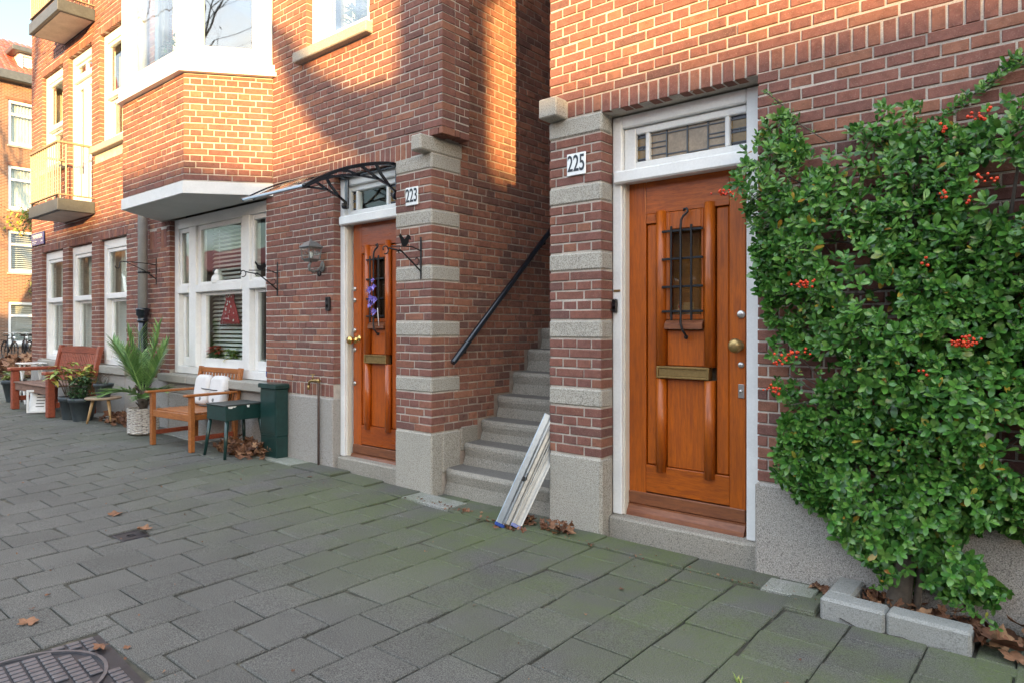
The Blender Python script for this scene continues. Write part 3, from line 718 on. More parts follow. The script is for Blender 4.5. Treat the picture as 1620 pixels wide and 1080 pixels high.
# ---- balconies
def balcony(z):
    b = thing('balcony', None, None); b.parent = h223; x0, x1, y0 = -12.05, -10.76, 3.115
    q = MB(); q.box(x0, x1, y0, D - .003, z - .005, z + .16, .006); q.build('balcony_slab', 'darkmetal', b)
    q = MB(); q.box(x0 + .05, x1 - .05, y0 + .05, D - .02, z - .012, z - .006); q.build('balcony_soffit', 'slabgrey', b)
    zr = z + .95
    for p_, q_ in (((x0 + .03, y0 + .02), (x1 - .03, y0 + .02)), ((x0 + .04, y0 + .046), (x0 + .04, D)), ((x1 - .04, y0 + .046), (x1 - .04, D))):
        q = MB(); q.bar((*p_, zr), (*q_, zr), .05, .03, .004); q.build('handrail', 'graywood', b)
        q = MB(); q.bar((*p_, z + .22), (*q_, z + .22), .036, .015); q.build('bottom_rail', 'graywood', b)
    q0 = MB(); q0.box(-.009, .009, -.007, .007, 0, .70, .002); me = q0.mesh('baluster', 'railpaint')
    for k in range(14): link('baluster', me, b, (lerp(x0 + .05, x1 - .05, k / 13), y0 + .02, z + .23))
    for k in range(1, 5): link('baluster', me, b, (x1 - .04, y0 + .02 + k * .095, z + .23)); link('baluster', me, b, (x0 + .04, y0 + .02 + k * .095, z + .23))
    q = MB()
    for x in (x0 + .1, x1 - .1): q.box(x - .012, x + .012, y0 + .01, y0 + .03, z + .16, z + .22)
    q.build('railing_foot', 'iron', b)
balcony(2.93); balcony(5.70)

# ---------------------------------------------------------------- doors (house > door > panels and fittings)
def front_door(parent, xc, Yl, hw, m1, m2, lock, open_=0.0):
    """oak door leaf centred on xc with its face at Yl; hw half width"""
    xa, xb = xc - hw, xc + hw; zb, zt = .165, 2.215; k = hw / .38
    ax, bx = xc - .255 * k, xc + .285 * k         # panel field
    gx0, gx1 = xc - .115 * k, xc + .13 * k        # grille opening
    d = MB()                                      # stiles and rails
    d.box(xa, ax - .001, Yl, Yl + .05, zb, zt, .003); d.box(bx + .001, xb, Yl, Yl + .05, zb, zt, .003)
    door = d.build('door', [m1], parent)
    d = MB(); d.box(ax, bx, Yl + .0015, Yl + .05, 2.01, zt, .003); d.box(ax, gx0 - .07 * k, Yl + .0015, Yl + .05, 1.95, 2.0098, .003); d.build('top_rail', m2, door)
    d = MB(); d.box(ax, bx, Yl + .0015, Yl + .05, zb + .10, .435, .003); d.build('bottom_rail', m2, door)
    d = MB(); d.prism([(Yl - .045, .075), (Yl - .045, .10), (Yl - .035, .135), (Yl - .012, .168), (Yl - .012, .178), (Yl + .05, .178), (Yl + .05, .075)], xa - .012, xb + .004, 'x'); d.box(xa, xb, Yl - .008, Yl + .05, .181, .258, .004); d.build('weatherboard', 'weathered', door)
    # side panels, raised a little with bevelled edges
    for (p, q, z1) in ((ax + .004, gx0 - .068 * k, 1.945), (gx1 + .072 * k, bx - .004, 2.005)):
        d = MB(); d.box(p, q, Yl + .010, Yl + .045, .438, z1, .008); d.build('side_panel', m1, door)
    # half round mouldings beside the grille
    roll = []
    for (p, top) in ((gx0 - .033 * k, 2.02), (gx1 + .035 * k, 2.04)):
        for (z0_, z1_) in ((.405, .985), (1.065, top)):
            d = MB(); n = 9; pr = [(p + .034 * k * math.cos(math.pi * i / n), Yl + .012 - .042 * math.sin(math.pi * i / n)) for i in range(n + 1)]
            d.prism([(x, y) for x, y in pr][::-1] + [(p - .034 * k, Yl + .04), (p + .034 * k, Yl + .04)], z0_, z1_, 'z')
            for i in range(len(d.f)): d.s[i] = 2 <= i
            o = d.build('half_round_moulding', m1, door)
    d = MB(); d.box(gx0, gx1, Yl + .014, Yl + .04, 1.065, 1.283, .004); d.build('upper_panel', m1, door)
    d = MB(); d.box(gx0, gx1, Yl + .014, Yl + .04, .438, .985, .004); d.build('lower_panel', m1, door)
    # window with iron grille
    d = MB(); frame4(d, gx0, gx1, 1.345, 2.008, .026, .016, .03, .108, Yl - .004, Yl + .045, .004); d.build('grille_frame', m1, door)
    d = MB(); d.prism([(Yl - .028, 1.288), (Yl - .028, 1.318), (Yl + .0, 1.342), (Yl + .045, 1.342), (Yl + .045, 1.288)], gx0 + .001, gx1 - .001, 'x'); d.build('grille_sill', 'weathered', door)
    pane(door, gx0 + .024, gx1 - .014, 1.37, 1.905, Yl + .028, 'leaded')
    g = MB()
    for z in (1.395, 1.545, 1.715, 1.885): g.bar((gx0 - .012, Yl - .03, z), (gx1 + .008, Yl - .03, z), .014, .014, .002)
    for i, x in enumerate((gx0 + .052 * k, xc + .003, gx0 + .182 * k)):
        if i == 1:
            g.tube([(x + .02, Yl - .012, 1.242), (x + .026, Yl - .03, 1.25), (x + .012, Yl - .05, 1.285), (x, Yl - .045, 1.32), (x, Yl - .045, 1.90), (x + .002, Yl - .042, 1.945), (x + .012, Yl - .035, 1.97), (x + .028, Yl - .03, 1.982), (x + .038, Yl - .028, 1.998), (x + .030, Yl - .026, 2.014), (x + .014, Yl - .026, 2.012), (x + .012, Yl - .026, 1.998)], .0075, 6)
            g.ball((x + .02, Yl - .012, 1.24), .014)
        else: g.bar((x, Yl - .036, 1.34), (x, Yl - .036, 1.915), .012, .012, .002)
    g.build('iron_grille', 'iron', door)
    if lock > 0:
        for (p, q, r_, s_, mm) in ((gx0 + .06, gx0 + .09, 1.40, 1.437, 'chip'), (gx0 + .064, gx0 + .086, 1.417, 1.433, 'poster_red'), (gx0 + .10, gx0 + .165, 1.40, 1.45, 'paleblue')): pane(door, p, q, r_, s_, Yl + (.034 if mm != 'poster_red' else .0335), mm, 'notice')
    d = MB(); frame4(d, xc - .165 * k, xc + .175 * k, .99, 1.062, .012, .012, .012, .012, Yl - .035, Yl + .02, .002); d.box(xc - .153 * k, xc + .163 * k, Yl - .026, Yl - .018, 1.003, 1.049, .002); d.build('letter_plate', 'brass', door)
    lx = xb - .024 if lock > 0 else xa + .03
    d = MB()
    if lock > 0:
        d.lathe([(.03, -.006), (.03, .004), (.016, .014), (.015, .03), (.036, .042), (.042, .062), (.034, .082), (.012, .088), (0, .088)], (xb - .036, Yl, 1.195), 18, axis='y'); d.build('door_knob', 'brass', door)
        for z, r in ((1.372, .024), (1.085, .018)):
            d = MB(); d.lathe([(r, -.002), (r, .008), (r * .75, .014), (0, .014)], (lx, Yl, z), 16, axis='y'); d.build('lock', 'nickel', door)
        d = MB(); d.box(xb - .04, xb - .006, Yl - .008, Yl + .004, .895, .975, .002); d.lathe([(.010, 0), (.010, .012), (0, .012)], (xb - .022, Yl - .008, .935), 10, axis='y'); d.build('lock', 'nickel', door)
    else:
        d.lathe([(.03, -.002), (.03, .006), (.014, .012), (.014, .03), (.032, .044), (.038, .06), (.03, .078), (0, .083)], (xa + .03, Yl, 1.185), 18, axis='y'); d.build('door_knob', 'goldbrass', door)
        d = MB(); d.lathe([(.03, -.002), (.03, .006), (.0, .012)], (xa + .082, Yl - .002, 1.20), 14, axis='y'); d.build('lock_rose', 'goldbrass', door)
        for z in (1.64, 1.54, 1.27, 1.10, .80):
            d = MB(); d.lathe([(.02, -.002), (.02, .008), (.012, .014), (0, .014)], (xa + .024, Yl, z), 12, axis='y'); d.build('lock', 'nickel', door)
    return door
def door_frame(parent, x0, x1, Yf, zt, zb, jl, jr, Yl):
    f = MB(); frame4(f, x0, x1, zb, zt, jl, jr, 0, .075, Yf, Yf + .16, .006); f.build('door_frame', 'white', parent)
    f = MB(); f.box(x0 + .022, x1 + .002, Yf - .035, Yf + .012, 2.205, 2.285, .01) ; f.box(x0 + jl, x1 - jr, Yf + .012, Yf + .13, 2.214, 2.262, .004); f.build('transom_bar', 'white', parent)
    f = MB(); f.box(x0 + jl + .0005, x0 + jl + .010, Yf + .03, Yl - .001, zb, 2.2135); f.build('jamb_lining', 'cream', parent)
def transom_light(parent, x0, x1, z0, z1, Y, lead=True, wl=.045, wr=.045):
    f = MB(); frame4(f, x0, x1, z0, z1, wl, wr, .05, .045, Y, Y + .06, .005)
    a, b = x0 + wl, x1 - wr; m1_, m2_ = a + .068, b - .127
    f.box(m1_, m1_ + .028, Y + .002, Y + .055, z0 + .051, z1 - .046, .004); f.box(m2_, m2_ + .028, Y + .002, Y + .055, z0 + .051, z1 - .046, .004)
    w = f.build('transom_window', 'white', parent); zz0, zz1 = z0 + .045, z1 - .04
    pane(w, m1_ + .026, m2_ + .002, zz0, zz1, Y + .03, 'warm_reflection' if lead else 'glass')
    h = zz1 - zz0
    for (p, q) in ((a - .003, m1_ + .002), (m2_ + .026, b + .003)):
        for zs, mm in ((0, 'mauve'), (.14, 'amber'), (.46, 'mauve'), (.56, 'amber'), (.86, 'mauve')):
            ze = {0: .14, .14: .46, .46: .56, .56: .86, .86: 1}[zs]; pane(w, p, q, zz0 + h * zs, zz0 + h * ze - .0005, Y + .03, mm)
        l = MB()
        for zs in (.14, .46, .56, .86): l.box(p, q, Y + .024, Y + .029, zz0 + h * zs - .003, zz0 + h * zs + .003)
        l.box((p + q) / 2 - .003, (p + q) / 2 + .003, Y + .0245, Y + .0285, zz0 + h * .46, zz0 + h * .56); l.build('lead_came', 'lead', w)
    if lead:
        l = MB(); p, q = m1_ + .028, m2_
        for t in (.22, .5, .77): x = lerp(p, q, t); l.box(x - .004, x + .004, Y + .022, Y + .029, zz0, zz1)
        for (t0, t1, zs) in ((0, .22, .2), (0, .22, .45), (0, .22, .62), (0, .22, .88), (.22, .5, .16), (.22, .5, .86), (.5, .77, .1), (.5, .77, .86), (.77, 1, .16), (.77, 1, .42), (.77, 1, .55), (.77, 1, .86)):
            l.box(lerp(p, q, t0), lerp(p, q, t1), Y + .0235, Y + .0285, zz0 + h * zs - .003, zz0 + h * zs + .003)
        l.build('lead_came', 'lead', w)
    return w
door_frame(h223, DOOR3[0] + .002, DOOR3[1] - .002, D + .068, 2.628, .15, .062, .07, D + .14)
d3 = front_door(h223, -4.610, D + .14, .336, 'door2', 'door2_h', -1)
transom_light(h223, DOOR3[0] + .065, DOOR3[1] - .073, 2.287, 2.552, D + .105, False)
mb = MB(); mb.box(DOOR3[0] + .003, DOOR3[1] - .003, D + .03, D + .30, -.15, .148, .012); mb.build('doorstep', 'granite_step', h223)
mb = MB(); mb.box(DOOR3[0] - .02, DOOR3[1] + .02, D + .305, D + .33, .1, 2.75); mb.build('hall', 'black', h223)  # flat black sheet: the darkness of the hall is put into its colour

# ================================================================ HOUSE 225
h225 = thing('brick_house', 'right brick house with a bare orange oak door behind the berry climber', 'house', (0, 0, 0), 0, 'brick houses with orange wooden doors')
PL, PR, DR, XR = -2.652, -2.25, -1.275, 2.2
DOOR5 = (PR, DR, -.2, 2.637)
mb = MB()
slab_holes(mb, PL + .006, XR, -.3, TOP, D + .006, D + .34, [grow(DOOR5)])
mb.box(PL + .006, PL + .3, D + .34, 8, -.3, TOP); mb.box(XR - .3, XR, D + .34, 8, -.3, TOP); mb.box(PL + .3, XR - .3, 7.7, 8, -.3, TOP)
wall5 = mb.build('wall', 'mortar', h225)
mb = MB(); mb.box(XU + .03, XR + .2, D - .3, 8.4, TOP, TOP + .25); mb.build('roof_slab', 'darkmetal', h225)
mb = MB(); mb.box(XP + .005, PL - .002, 7.6, 7.75, -.3, TOP); mb.build('stair_wall', 'mortar_old', h225)
mb = MB(); mb.box(DOOR5[0] - .02, DOOR5[1] + .02, D + .345, D + .36, .1, 2.75); mb.build('hall', 'warmroom', h225)
v1 = Wall(0, D, 0, .135); v2 = Wall(0, D, 0, .08)
v1.fill(PL, PR, Z0, cz(35), [(-9, 0, cz(a), cz(b)) for a, b in bands], ph=PL + .05)
v2.fill(DR, XR, Z0, cz(35), ph=DR)
RB = (cz(35) - .005, cz(35) + .113)
v2.rowlock(-2.512, PR, cz(35) + .005, RB[1]); v2.rowlock(PR, DR, cz(35) - .012, RB[1]); v2.rowlock(DR, XR, RB[0], RB[1])
v3 = Wall(0, D, 0, .10); v3.fill(PL, XR, RB[1], TOP - 2.2, ph=PL + .05, base=RB[1])
v3.fill(PL, XR, TOP - 2.2, TOP, ph=PL + .05, base=RB[1])
lay([v1, v2, v3], wall5, hidden=lambda x, y, z: x > -1.12 and z < 2.3)
for a, b in bands[:-1]: rough_stone('quoin_stone', h225, PL - .004, PR + .002, D - .004, D + .128, cz(a) + .004, cz(b) - .004)
rough_stone('quoin_stone', h225, PL - .004, PR + .004, D - .006, D + .128, cz(33) + .004, cz(35) + .001)
rough_stone('corbel_stone', h225, PL - .006, -2.515, D - .115, D + .2, cz(35) + .003, cz(37) + .003, c=.008)
rough_stone('plinth_stone', h225, PL - .006, PR + .004, D - .006, D + .128, -.2, Z0 - .003, c=.016)
rough_stone('plinth', h225, DR - .012, XR, D - .012, D + .1, -.2, Z0 - .004, 'plinth', .012)
door_frame(h225, PR + .002, DR + .14, D + .132, 2.634, .112, .066, .25, D + .215)
front_door(h225, -1.80, D + .215, .38, 'door', 'door_h', 1)
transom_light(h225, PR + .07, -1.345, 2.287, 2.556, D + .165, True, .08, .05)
mb = MB(); mb.box(PR + .003, DR + .05, D + .075, D + .34, -.2, .110, .012); mb.box(-1.345, DR + .05, D + .07, D + .2, -.2, .112, .006); mb.build('doorstep', 'granite_step', h225)
# ================================================================ things at the house fronts
# ---- stone stairs
st = thing('stone_staircase', 'worn granite staircase climbing between the two house fronts', 'stairs', (-3.2, 3.7, 0))
NOSE = [(3.695, .194), (3.905, .366), (4.112, .534), (4.319, .718), (4.526, .908), (4.735, 1.10), (4.94, 1.29), (5.147, 1.48), (5.354, 1.67), (5.561, 1.86), (5.77, 2.05), (5.98, 2.24)]
for i, (y, z) in enumerate(NOSE):
    zb = (NOSE[i - 1][1] if i else 0) - .05; yb = y + .30 if i < len(NOSE) - 1 else 7.6
    r = .03; pr = [(y + .004, zb), (y + .012, z - .10), (y + .001, z - .05)]
    for k in range(6):
        a = math.pi - math.pi / 2 * k / 5; pr.append((y + r + r * math.cos(a), z - r + r * math.sin(a)))
    pr += [(yb, z + .004), (yb, zb)]
    q = MB(); n = 10; x0, x1 = XP + .010, PL - .0005
    xs = [x0, x0 + .03, x0 + .10, x0 + .16] + [lerp(x0 + .16, x1, k / 4) for k in range(1, 5)]
    m_ = len(pr); vs = []
    for j, x in enumerate(xs):
        fl = (.035, .022, .006, 0)[j] if j < 4 else 0       # front swept back where it meets the wall
        for (yy, zz) in pr: vs.append((x - 3.2 * 0, yy + (fl if yy < y + .15 and zz > zb + .02 else 0) * -1 * -1 + R.gauss(0, .0012), zz + R.gauss(0, .0012)))
    fs = [[j * m_ + k, j * m_ + (k + 1) % m_, (j + 1) * m_ + (k + 1) % m_, (j + 1) * m_ + k] for j in range(len(xs) - 1) for k in range(m_)]
    fs += [list(range(m_))[::-1], [(len(xs) - 1) * m_ + k for k in range(m_)]]
    vs = [(x + 3.2, yy - 3.7, zz) for x, yy, zz in vs]
    q.add([Vector(v) for v in vs], fs, 0, True)
    for k in range(len(q.s)): q.s[k] = False
    for j in range(len(xs) - 1): q.m[j * m_ + 8] = 1                 # the trodden top is grimy
    q.build('step', ['granite_step', 'tread'], st)
# ---- handrail on the stair wall
def onside(y, z, e): return (XP + e, y, z)
def S_(u, v, X):
    a, b = (u - CAM_CX) / CAM_F, -(v - CAM_CY) / CAM_F; t = X / (CA * a - SA); return ((SA * a + CA) * t, CAM_H + b * t)
ya, za = S_(716, 574, XP + .07); yb, zb = S_(868, 369, XP + .07)
hr = thing('handrail', 'black sloping handrail on the stair wall beside number 223', 'handrail', (XP + .07, ya, za))
ye, ze = ya + (yb - ya) * 2.4, za + (zb - za) * 2.4
q = MB(); q.tube([(0, 0, 0), (0, .01, .01), (0, ye - ya, ze - za)], [.018, .024, .024], 12); q.build('rail', 'ironblue', hr)
for t in (.11, .95, 1.8):
    y, z = (yb - ya) * t, (zb - za) * t
    q = MB(); q.lathe([(.032, -.066), (.032, -.058), (.012, -.05), (.012, -.03), (0, -.03)], (0, y + .015, z - .05), 12, axis='x'); q.tube([(-.04, y + .015, z - .05), (-.008, y + .015, z - .05), (0, y + .008, z - .012)], .009, 6); q.build('bracket', 'ironblue', hr)
# ---- aluminium rails leaning in the stair opening
ar = thing('aluminium_rails', 'bundle of bright aluminium rails leaning against the right wall of the stairs', 'rails', (-2.9, 3.36, 0))
def rail(p, q, w, h, m, parent, name='rail', cap=None, deep=False):
    p, q = Vector(p), Vector(q); z = (q - p).normalized(); l = (q - p).length
    x = Vector((CA, SA, 0)); x = (x - z * x.dot(z)).normalized(); y = z.cross(x)
    Mx = Matrix(((x.x, y.x, z.x, p.x), (x.y, y.y, z.y, p.y), (x.z, y.z, z.z, p.z), (0, 0, 0, 1)))
    b = MB(); b.box(-w/2, w/2, .001, .010, 0, l, .001, 0, Mx)            # web at the back, flanges towards the street
    if deep: b.box(-w/2, -w/2 + .007, -h, 0, 0, l, .001, 0, Mx); b.box(w/2 - .012, w/2, -h, 0, 0, l, .001, 0, Mx); b.box(-w/2 + .022, -w/2 + .026, -h * .5, 0, 0, l, .001, 0, Mx)
    else: b.box(-w/2, w * .16, -h, 0, 0, l, .003, 0, Mx); b.box(w * .27, w/2, -h * .85, 0, 0, l, .002, 0, Mx)
    o = b.build(name, m, parent)
    if cap: b = MB(); b.box(-w/2 - .003, w/2 + .003, -h - .003, .015, -.018, .004, .002, 0, Mx); b.build('end_cap', cap, o)
    return Mx
Mx = rail((.035, -.03, .018), (.222, .255, .715), .062, .028, 'alu', ar, cap='blue')
b = MB()
for k in range(46): b.box(.012, .015, -.0275, -.012, .16 + k * .009, .164 + k * .009, 0, 0, Mx)
b.build('rack_strip', 'black', ar)
b = MB(); b.box(.008, .028, -.042, -.02, .31, .34, .003, 0, Mx); b.tube([Mx @ Vector((.04, -.04, .33)), Mx @ Vector((.03, -.07, .345)), Mx @ Vector((.03, -.05, .37))], .004, 5); b.build('clip', 'black', ar)
rail((.083, -.005, .01), (.226, .29, .63), .040, .022, 'alu2', ar)
rail((.135, .02, .012), (.238, .33, .545), .066, .035, 'alu2', ar, cap='blue', deep=True)
# ---- house number plates
def number_plate(txt, x, z, w, h, y, label):
    t = thing('house_number', label, 'house number', (x, y, z))
    q = MB(); q.box(-w/2, w/2, -.004, .004, -h/2, h/2, .003); q.build('plate', 'signwhite', t)
    me = text_mesh(txt, h * 1.03, .62, 'numblack', .001, .0015); link('numerals', me, t, (0, -.0056, 0))
    q = MB(); [q.lathe([(.003, 0), (.0025, -.002), (0, -.002)], (0, -.004, s_ * (h/2 - .007)), 8, axis='y') for s_ in (1, -1)]; q.build('screw', 'nickel', t)
number_plate('225', -2.432, 2.346, .145, .142, D - .008, 'white number plate 225 on the pillar left of the bare oak door')
number_plate('223', -4.0, 2.335, .145, .145, D - .008, 'white number plate 223 above the squirrel bracket')
# ---- street name sign
t = thing('street_name_sign', 'blue enamel street name sign at the far corner of the left house', 'street sign', (-13.30, D - .02, 2.775))
q = MB(); q.box(-.33, .33, -.006, .006, -.105, .105, .004); q.build('plate', 'blue', t)
link('lettering', text_mesh('MERWEDEPLEIN', .095, .72, 'signwhite', .001, .001), t, (0, -.0075, .035))
link('lettering', text_mesh('ZUID', .05, .85, 'signwhite', .001), t, (.23, -.0075, -.05))
for k in range(2): q = MB(); q.box(-.28, -.02 - .05 * k, -.0075, -.0062, -.048 - .028 * k, -.036 - .028 * k); q.build('small_print', 'signwhite', t)
# ---- door bells
def bell(x, y, z, w, h, label, ring):
    t = thing('doorbell', label, 'doorbell', (x, y, z)); q = MB(); q.box(-w/2, w/2, -.024, 0, -h/2, h/2, .006); q.build('case', 'black', t)
    q = MB(); q.lathe([(w*.27, 0), (w*.27, -.003), (w*.18, -.0032), (w*.18, 0)], (0, -.024, -h*.16), 16, axis='y'); q.build('button', 'nickel', t)
    q = MB(); q.lathe([(w*.2, 0), (w*.18, -.004), (0, -.005)], (0, -.024, h*.28), 14, axis='y'); q.build('lens', 'signwhite' if ring else 'black', t)
bell(-5.112, D - .002, 1.508, .062, .125, 'black video doorbell on the bricks left of door 223', False)
bell(-2.222, D + .128, 1.435, .034, .085, 'small black doorbell on the white frame of door 225', True)
q = MB(); q.box(-.025, .025, -.004, 0, -.007, .007, .002); tag(q.build('name_plate', 'brass', loc=(-2.214, D + .1305, 1.53)), 'tiny brass name plate above the bell of door 225', 'name plate')
# ---- glass canopy over door 223
aw = thing('door_canopy', 'clear arched door canopy with two black brackets over door 223', 'canopy', (0, 0, 0))
ARC = [(2.75, 2.318), (2.80, 2.352), (2.917, 2.42), (3.02, 2.472), (3.126, 2.518), (3.23, 2.556), (3.342, 2.59), (3.48, 2.622), (3.565, 2.634), (D + .055, 2.640)]
def arc(t):   # t 0 at the wall .. 1 at the front edge: (y, z)
    y = lerp(D + .055, 2.75, t); return y, piece(y, ARC)
q = MB(); n = 16; X0, X1 = -5.065, -4.235; vs = []
for k in range(n + 1):
    y, z = arc(k / n); vs += [(X0, y, z), (X1, y, z), (X0, y, z + .005), (X1, y, z + .005)]
fs = []
for k in range(n):
    a, b = 4 * k, 4 * k + 4; fs += [[a, a + 1, b + 1, b], [a + 2, b + 2, b + 3, a + 3], [a, b, b + 2, a + 2], [a + 1, a + 3, b + 3, b + 1]]
fs += [[0, 2, 3, 1], [4*n, 4*n+1, 4*n+3, 4*n+2]]; q.add(vs, fs, 0, True); q.build('canopy_sheet', 'acrylic', aw)
y, z = arc(1); q = MB(); q.box(X0 - .012, X1 + .012, y - .012, y + .014, z - .012, z + .010, .004); q.build('front_rail', 'alu', aw)
q = MB(); q.box(X0 + .03, X1 + .01, D + .04, D + .066, 2.612, 2.634, .004); q.build('wall_rail', 'ironblue', aw)
for x in (X0, X1):
    q = MB(); q.tube([(x, arc(k / 14)[0], arc(k / 14)[1] + .002) for k in range(15)], .007, 6); q.build('edge_trim', 'ironblue', aw)
for x in (X0 - .012, X1 + .012):
    q = MB(); q.lathe([(.0, -.012), (.014, -.01), (.017, 0), (.014, .01), (0, .012)], (x, y, z), 10, axis='x'); q.build('end_cap', 'ironblue', aw)
def canopy_bracket(x, wy):
    q = MB()
    up = [arc(t / 12) for t in range(13)]
    for (y0, z0), (y1, z1) in zip(up, up[1:]): q.bar((x, y0, z0 - .012), (x, y1, z1 - .012), .02, .017)
    lo = [(wy - .02, 2.40), (3.56, 2.462), (3.436, 2.484), (3.256, 2.478), (3.085, 2.452), (2.90, 2.384), (2.79, 2.325)]
    lo[1] = (3.56, 2.44)
    for (y0, z0), (y1, z1) in zip(lo, lo[1:]): q.bar((x, y0, z0), (x, y1, z1), .018, .016)
    for (i, j) in ((1, 3), (2, 5), (3, 7.5)):
        (y0, z0), (y1, z1) = lo[i], arc(j / 12); ym, zm = y0 * .55 + y1 * .45 - .03, z0 * .5 + z1 * .5 + .004
        q.bar((x, y0, z0), (x, ym, zm), .018, .018); q.bar((x, ym, zm), (x, y1, z1 - .012), .018, .02)
    q.box(x - .022, x + .022, wy - .022, wy - .0015, 2.345, 2.605, .005)
    q.lathe([(.03, -.011), (.03, .011)], (x, wy - .035, 2.37), 12, axis='x')
    return q.build('bracket', 'ironblue', aw)
canopy_bracket(-4.925, D + .066); canopy_bracket(-4.245, D + .066)
# ---- wall lantern
la = thing('wall_lantern', 'small grey pewter wall lantern left of door 223', 'wall lamp', (-5.19, D, 1.846)); la.scale = (.74, .74, .74)
cx_, cy_ = -.02, -.17
q = MB(); s4 = math.sqrt(2)
def sq(r, z): return [(cx_ + r * a, cy_ + r * b, z) for a, b in ((-1, -1), (1, -1), (1, 1), (-1, 1))]
def loft(q, rings, mi=0):
    vs = [p for r in rings for p in r]; n = len(rings[0])
    fs = [[i * n + k, i * n + (k + 1) % n, (i + 1) * n + (k + 1) % n, (i + 1) * n + k] for i in range(len(rings) - 1) for k in range(n)]
    fs += [list(range(n))[::-1], [(len(rings) - 1) * n + k for k in range(n)]]; q.add(vs, fs, mi)
loft(q, [sq(.098, .215), sq(.103, .223), sq(.10, .232), sq(.05, .285), sq(.02, .298), sq(.014, .302)]); q.ball((cx_, cy_, .31), .013); q.build('lamp_roof', 'pewter', la)
q = MB(); loft(q, [sq(.078, .075), sq(.08, .083), sq(.06, .06)][:2]); loft(q, [sq(.05, .05), sq(.075, .074)]); loft(q, [sq(.085, .205), sq(.088, .214)])
for a, b in ((-1, -1), (1, -1), (1, 1), (-1, 1)): q.bar((cx_ + .074 * a, cy_ + .074 * b, .08), (cx_ + .085 * a, cy_ + .085 * b, .208), .009, .009)
for a, b in ((-1, -1), (1, -1), (1, 1)): # scrolls on the panes
    pass
for (dx, dy) in ((0, -1), (1, 0)):
    for s_ in (-1, 1):
        pts = []
        for k in range(9):
            a = k / 8 * math.pi * 1.6; rr = .028 - .012 * k / 8; o = (rr * math.cos(a) + .03) * s_; zz = .145 + rr * 1.2 * math.sin(a)
            pts.append((cx_ + (o if dx == 0 else .083), cy_ + (o if dy == 0 else -.083), zz))
        q.tube(pts, .003, 4)
q.build('cage', 'pewter', la)
q = MB(); loft(q, [sq(.071, .084), sq(.081, .204)]); q.build('lamp_glass', 'glass', la)
q = MB(); q.lathe([(.01, .086), (.012, .11), (.02, .125), (.026, .145), (.02, .165), (0, .172)], (cx_, cy_, 0), 12); q.build('bulb', 'signwhite', la)
q = MB(); q.tube([(cx_, cy_, .05), (cx_, cy_ - .01, .03), (cx_, cy_ - .03, -.005), (cx_, cy_ - .02, -.05), (cx_, cy_ + .03, -.07), (cx_, cy_ + .09, -.05), (cx_, cy_ + .13, -.01), (cx_, cy_ + .165, .0)], [.012, .014, .016, .018, .018, .016, .016, .02], 8)
q.lathe([(.05, .168), (.05, .16), (.03, .148), (.015, .145)], (cx_, 0, 0), 16, axis='y') if False else None
q.ball((cx_, -.012, .0), .055, sq=(.8, .35, 1.25), seg=14, rings=8); q.build('arm', 'pewter', la)
q = MB(); q.lathe([(.022, 0), (.026, -.02), (.026, -.045), (.018, -.06), (0, -.066)], (cx_ + .02, cy_ + .10, -.06), 12); q.build('motion_sensor', 'black', la)
# ---- bird brackets and plain hook bracket for hanging baskets
def curl(c, r0, r1, a0, a1, n=12): return [(c[0], c[1] + lerp(r0, r1, k / n) * math.cos(lerp(a0, a1, k / n)), c[2] + lerp(r0, r1, k / n) * math.sin(lerp(a0, a1, k / n))) for k in range(n + 1)]
def basket_hook(x, z, label, bird, l=.36, rz=0):
    t = thing('hanging_basket_bracket', label, 'basket bracket', (x, D, z), rz, 'iron brackets for hanging baskets')
    q = MB(); q.box(-.009, .009, -.008, -.001, -.17, .16, .002)
    if bird:
        q.tube([(0, -.006, .02 - .13), (0, -.10, -.06 + .02), (0, -.20, .03), (0, -l + .03, .045)], .006, 6)
        q.tube([(0, -.006, .05), (0, -.10, .075), (0, -l + .06, .06)], .005, 6)
        q.tube(curl((0, -l, .03), .035, .02, -1.9, 3.6), .005, 6); q.tube(curl((0, -.05, -.03), .035, .015, -2, 3), .004, 5); q.tube(curl((0, -.22, .025), .02, .01, 0, 5), .004, 5)
    else:
        q.tube([(0, -.006, .075), (0, -.16, .088), (0, -l + .02, .09), (0, -l, .075), (0, -l, .035), (0, -l - .012, .008), (0, -l - .035, .005), (0, -l - .05, .03)], .006, 6)
        q.tube([(0, -.006, -.10), (0, -.15, .0), (0, -l + .07, .087)], .005, 6)
    q.build('bracket_arm', 'iron', t)
    if bird == 'rooster':
        pr = [(0, 0), (.03, .02), (.035, .05), (.055, .075), (.05, .1), (.035, .08), (.02, .06), (-.005, .055), (-.03, .06), (-.05, .085), (-.07, .075), (-.075, .045), (-.05, .03), (-.04, .012), (-.015, .0)]
        q = MB(); q.prism([(-.19 - a * .9, .066 + b * .9) for a, b in pr], -.003, .003, 'x'); q.build('rooster_figure', 'iron', t)
    elif bird:
        pr = [(0, 0), (.035, .0), (.05, .025), (.06, .055), (.075, .085), (.06, .105), (.045, .085), (.03, .075), (.02, .06), (.0, .075), (-.02, .105), (-.05, .095), (-.055, .06), (-.035, .07), (-.03, .04), (-.015, .015)]
        q = MB(); q.prism([(-.16 - a * .9, .07 + b * .9) for a, b in pr], -.003, .003, 'x'); q.build('squirrel_figure', 'iron', t)
basket_hook(-5.96, 1.775, 'black bracket with a rooster figure right of the big window', 'rooster')
basket_hook(-3.90, 1.845, 'black bracket with a squirrel figure on the 223 pillar', 'squirrel')
basket_hook(-8.72, 1.995, 'plain rusty hook bracket beside the drainpipe', None, .42)
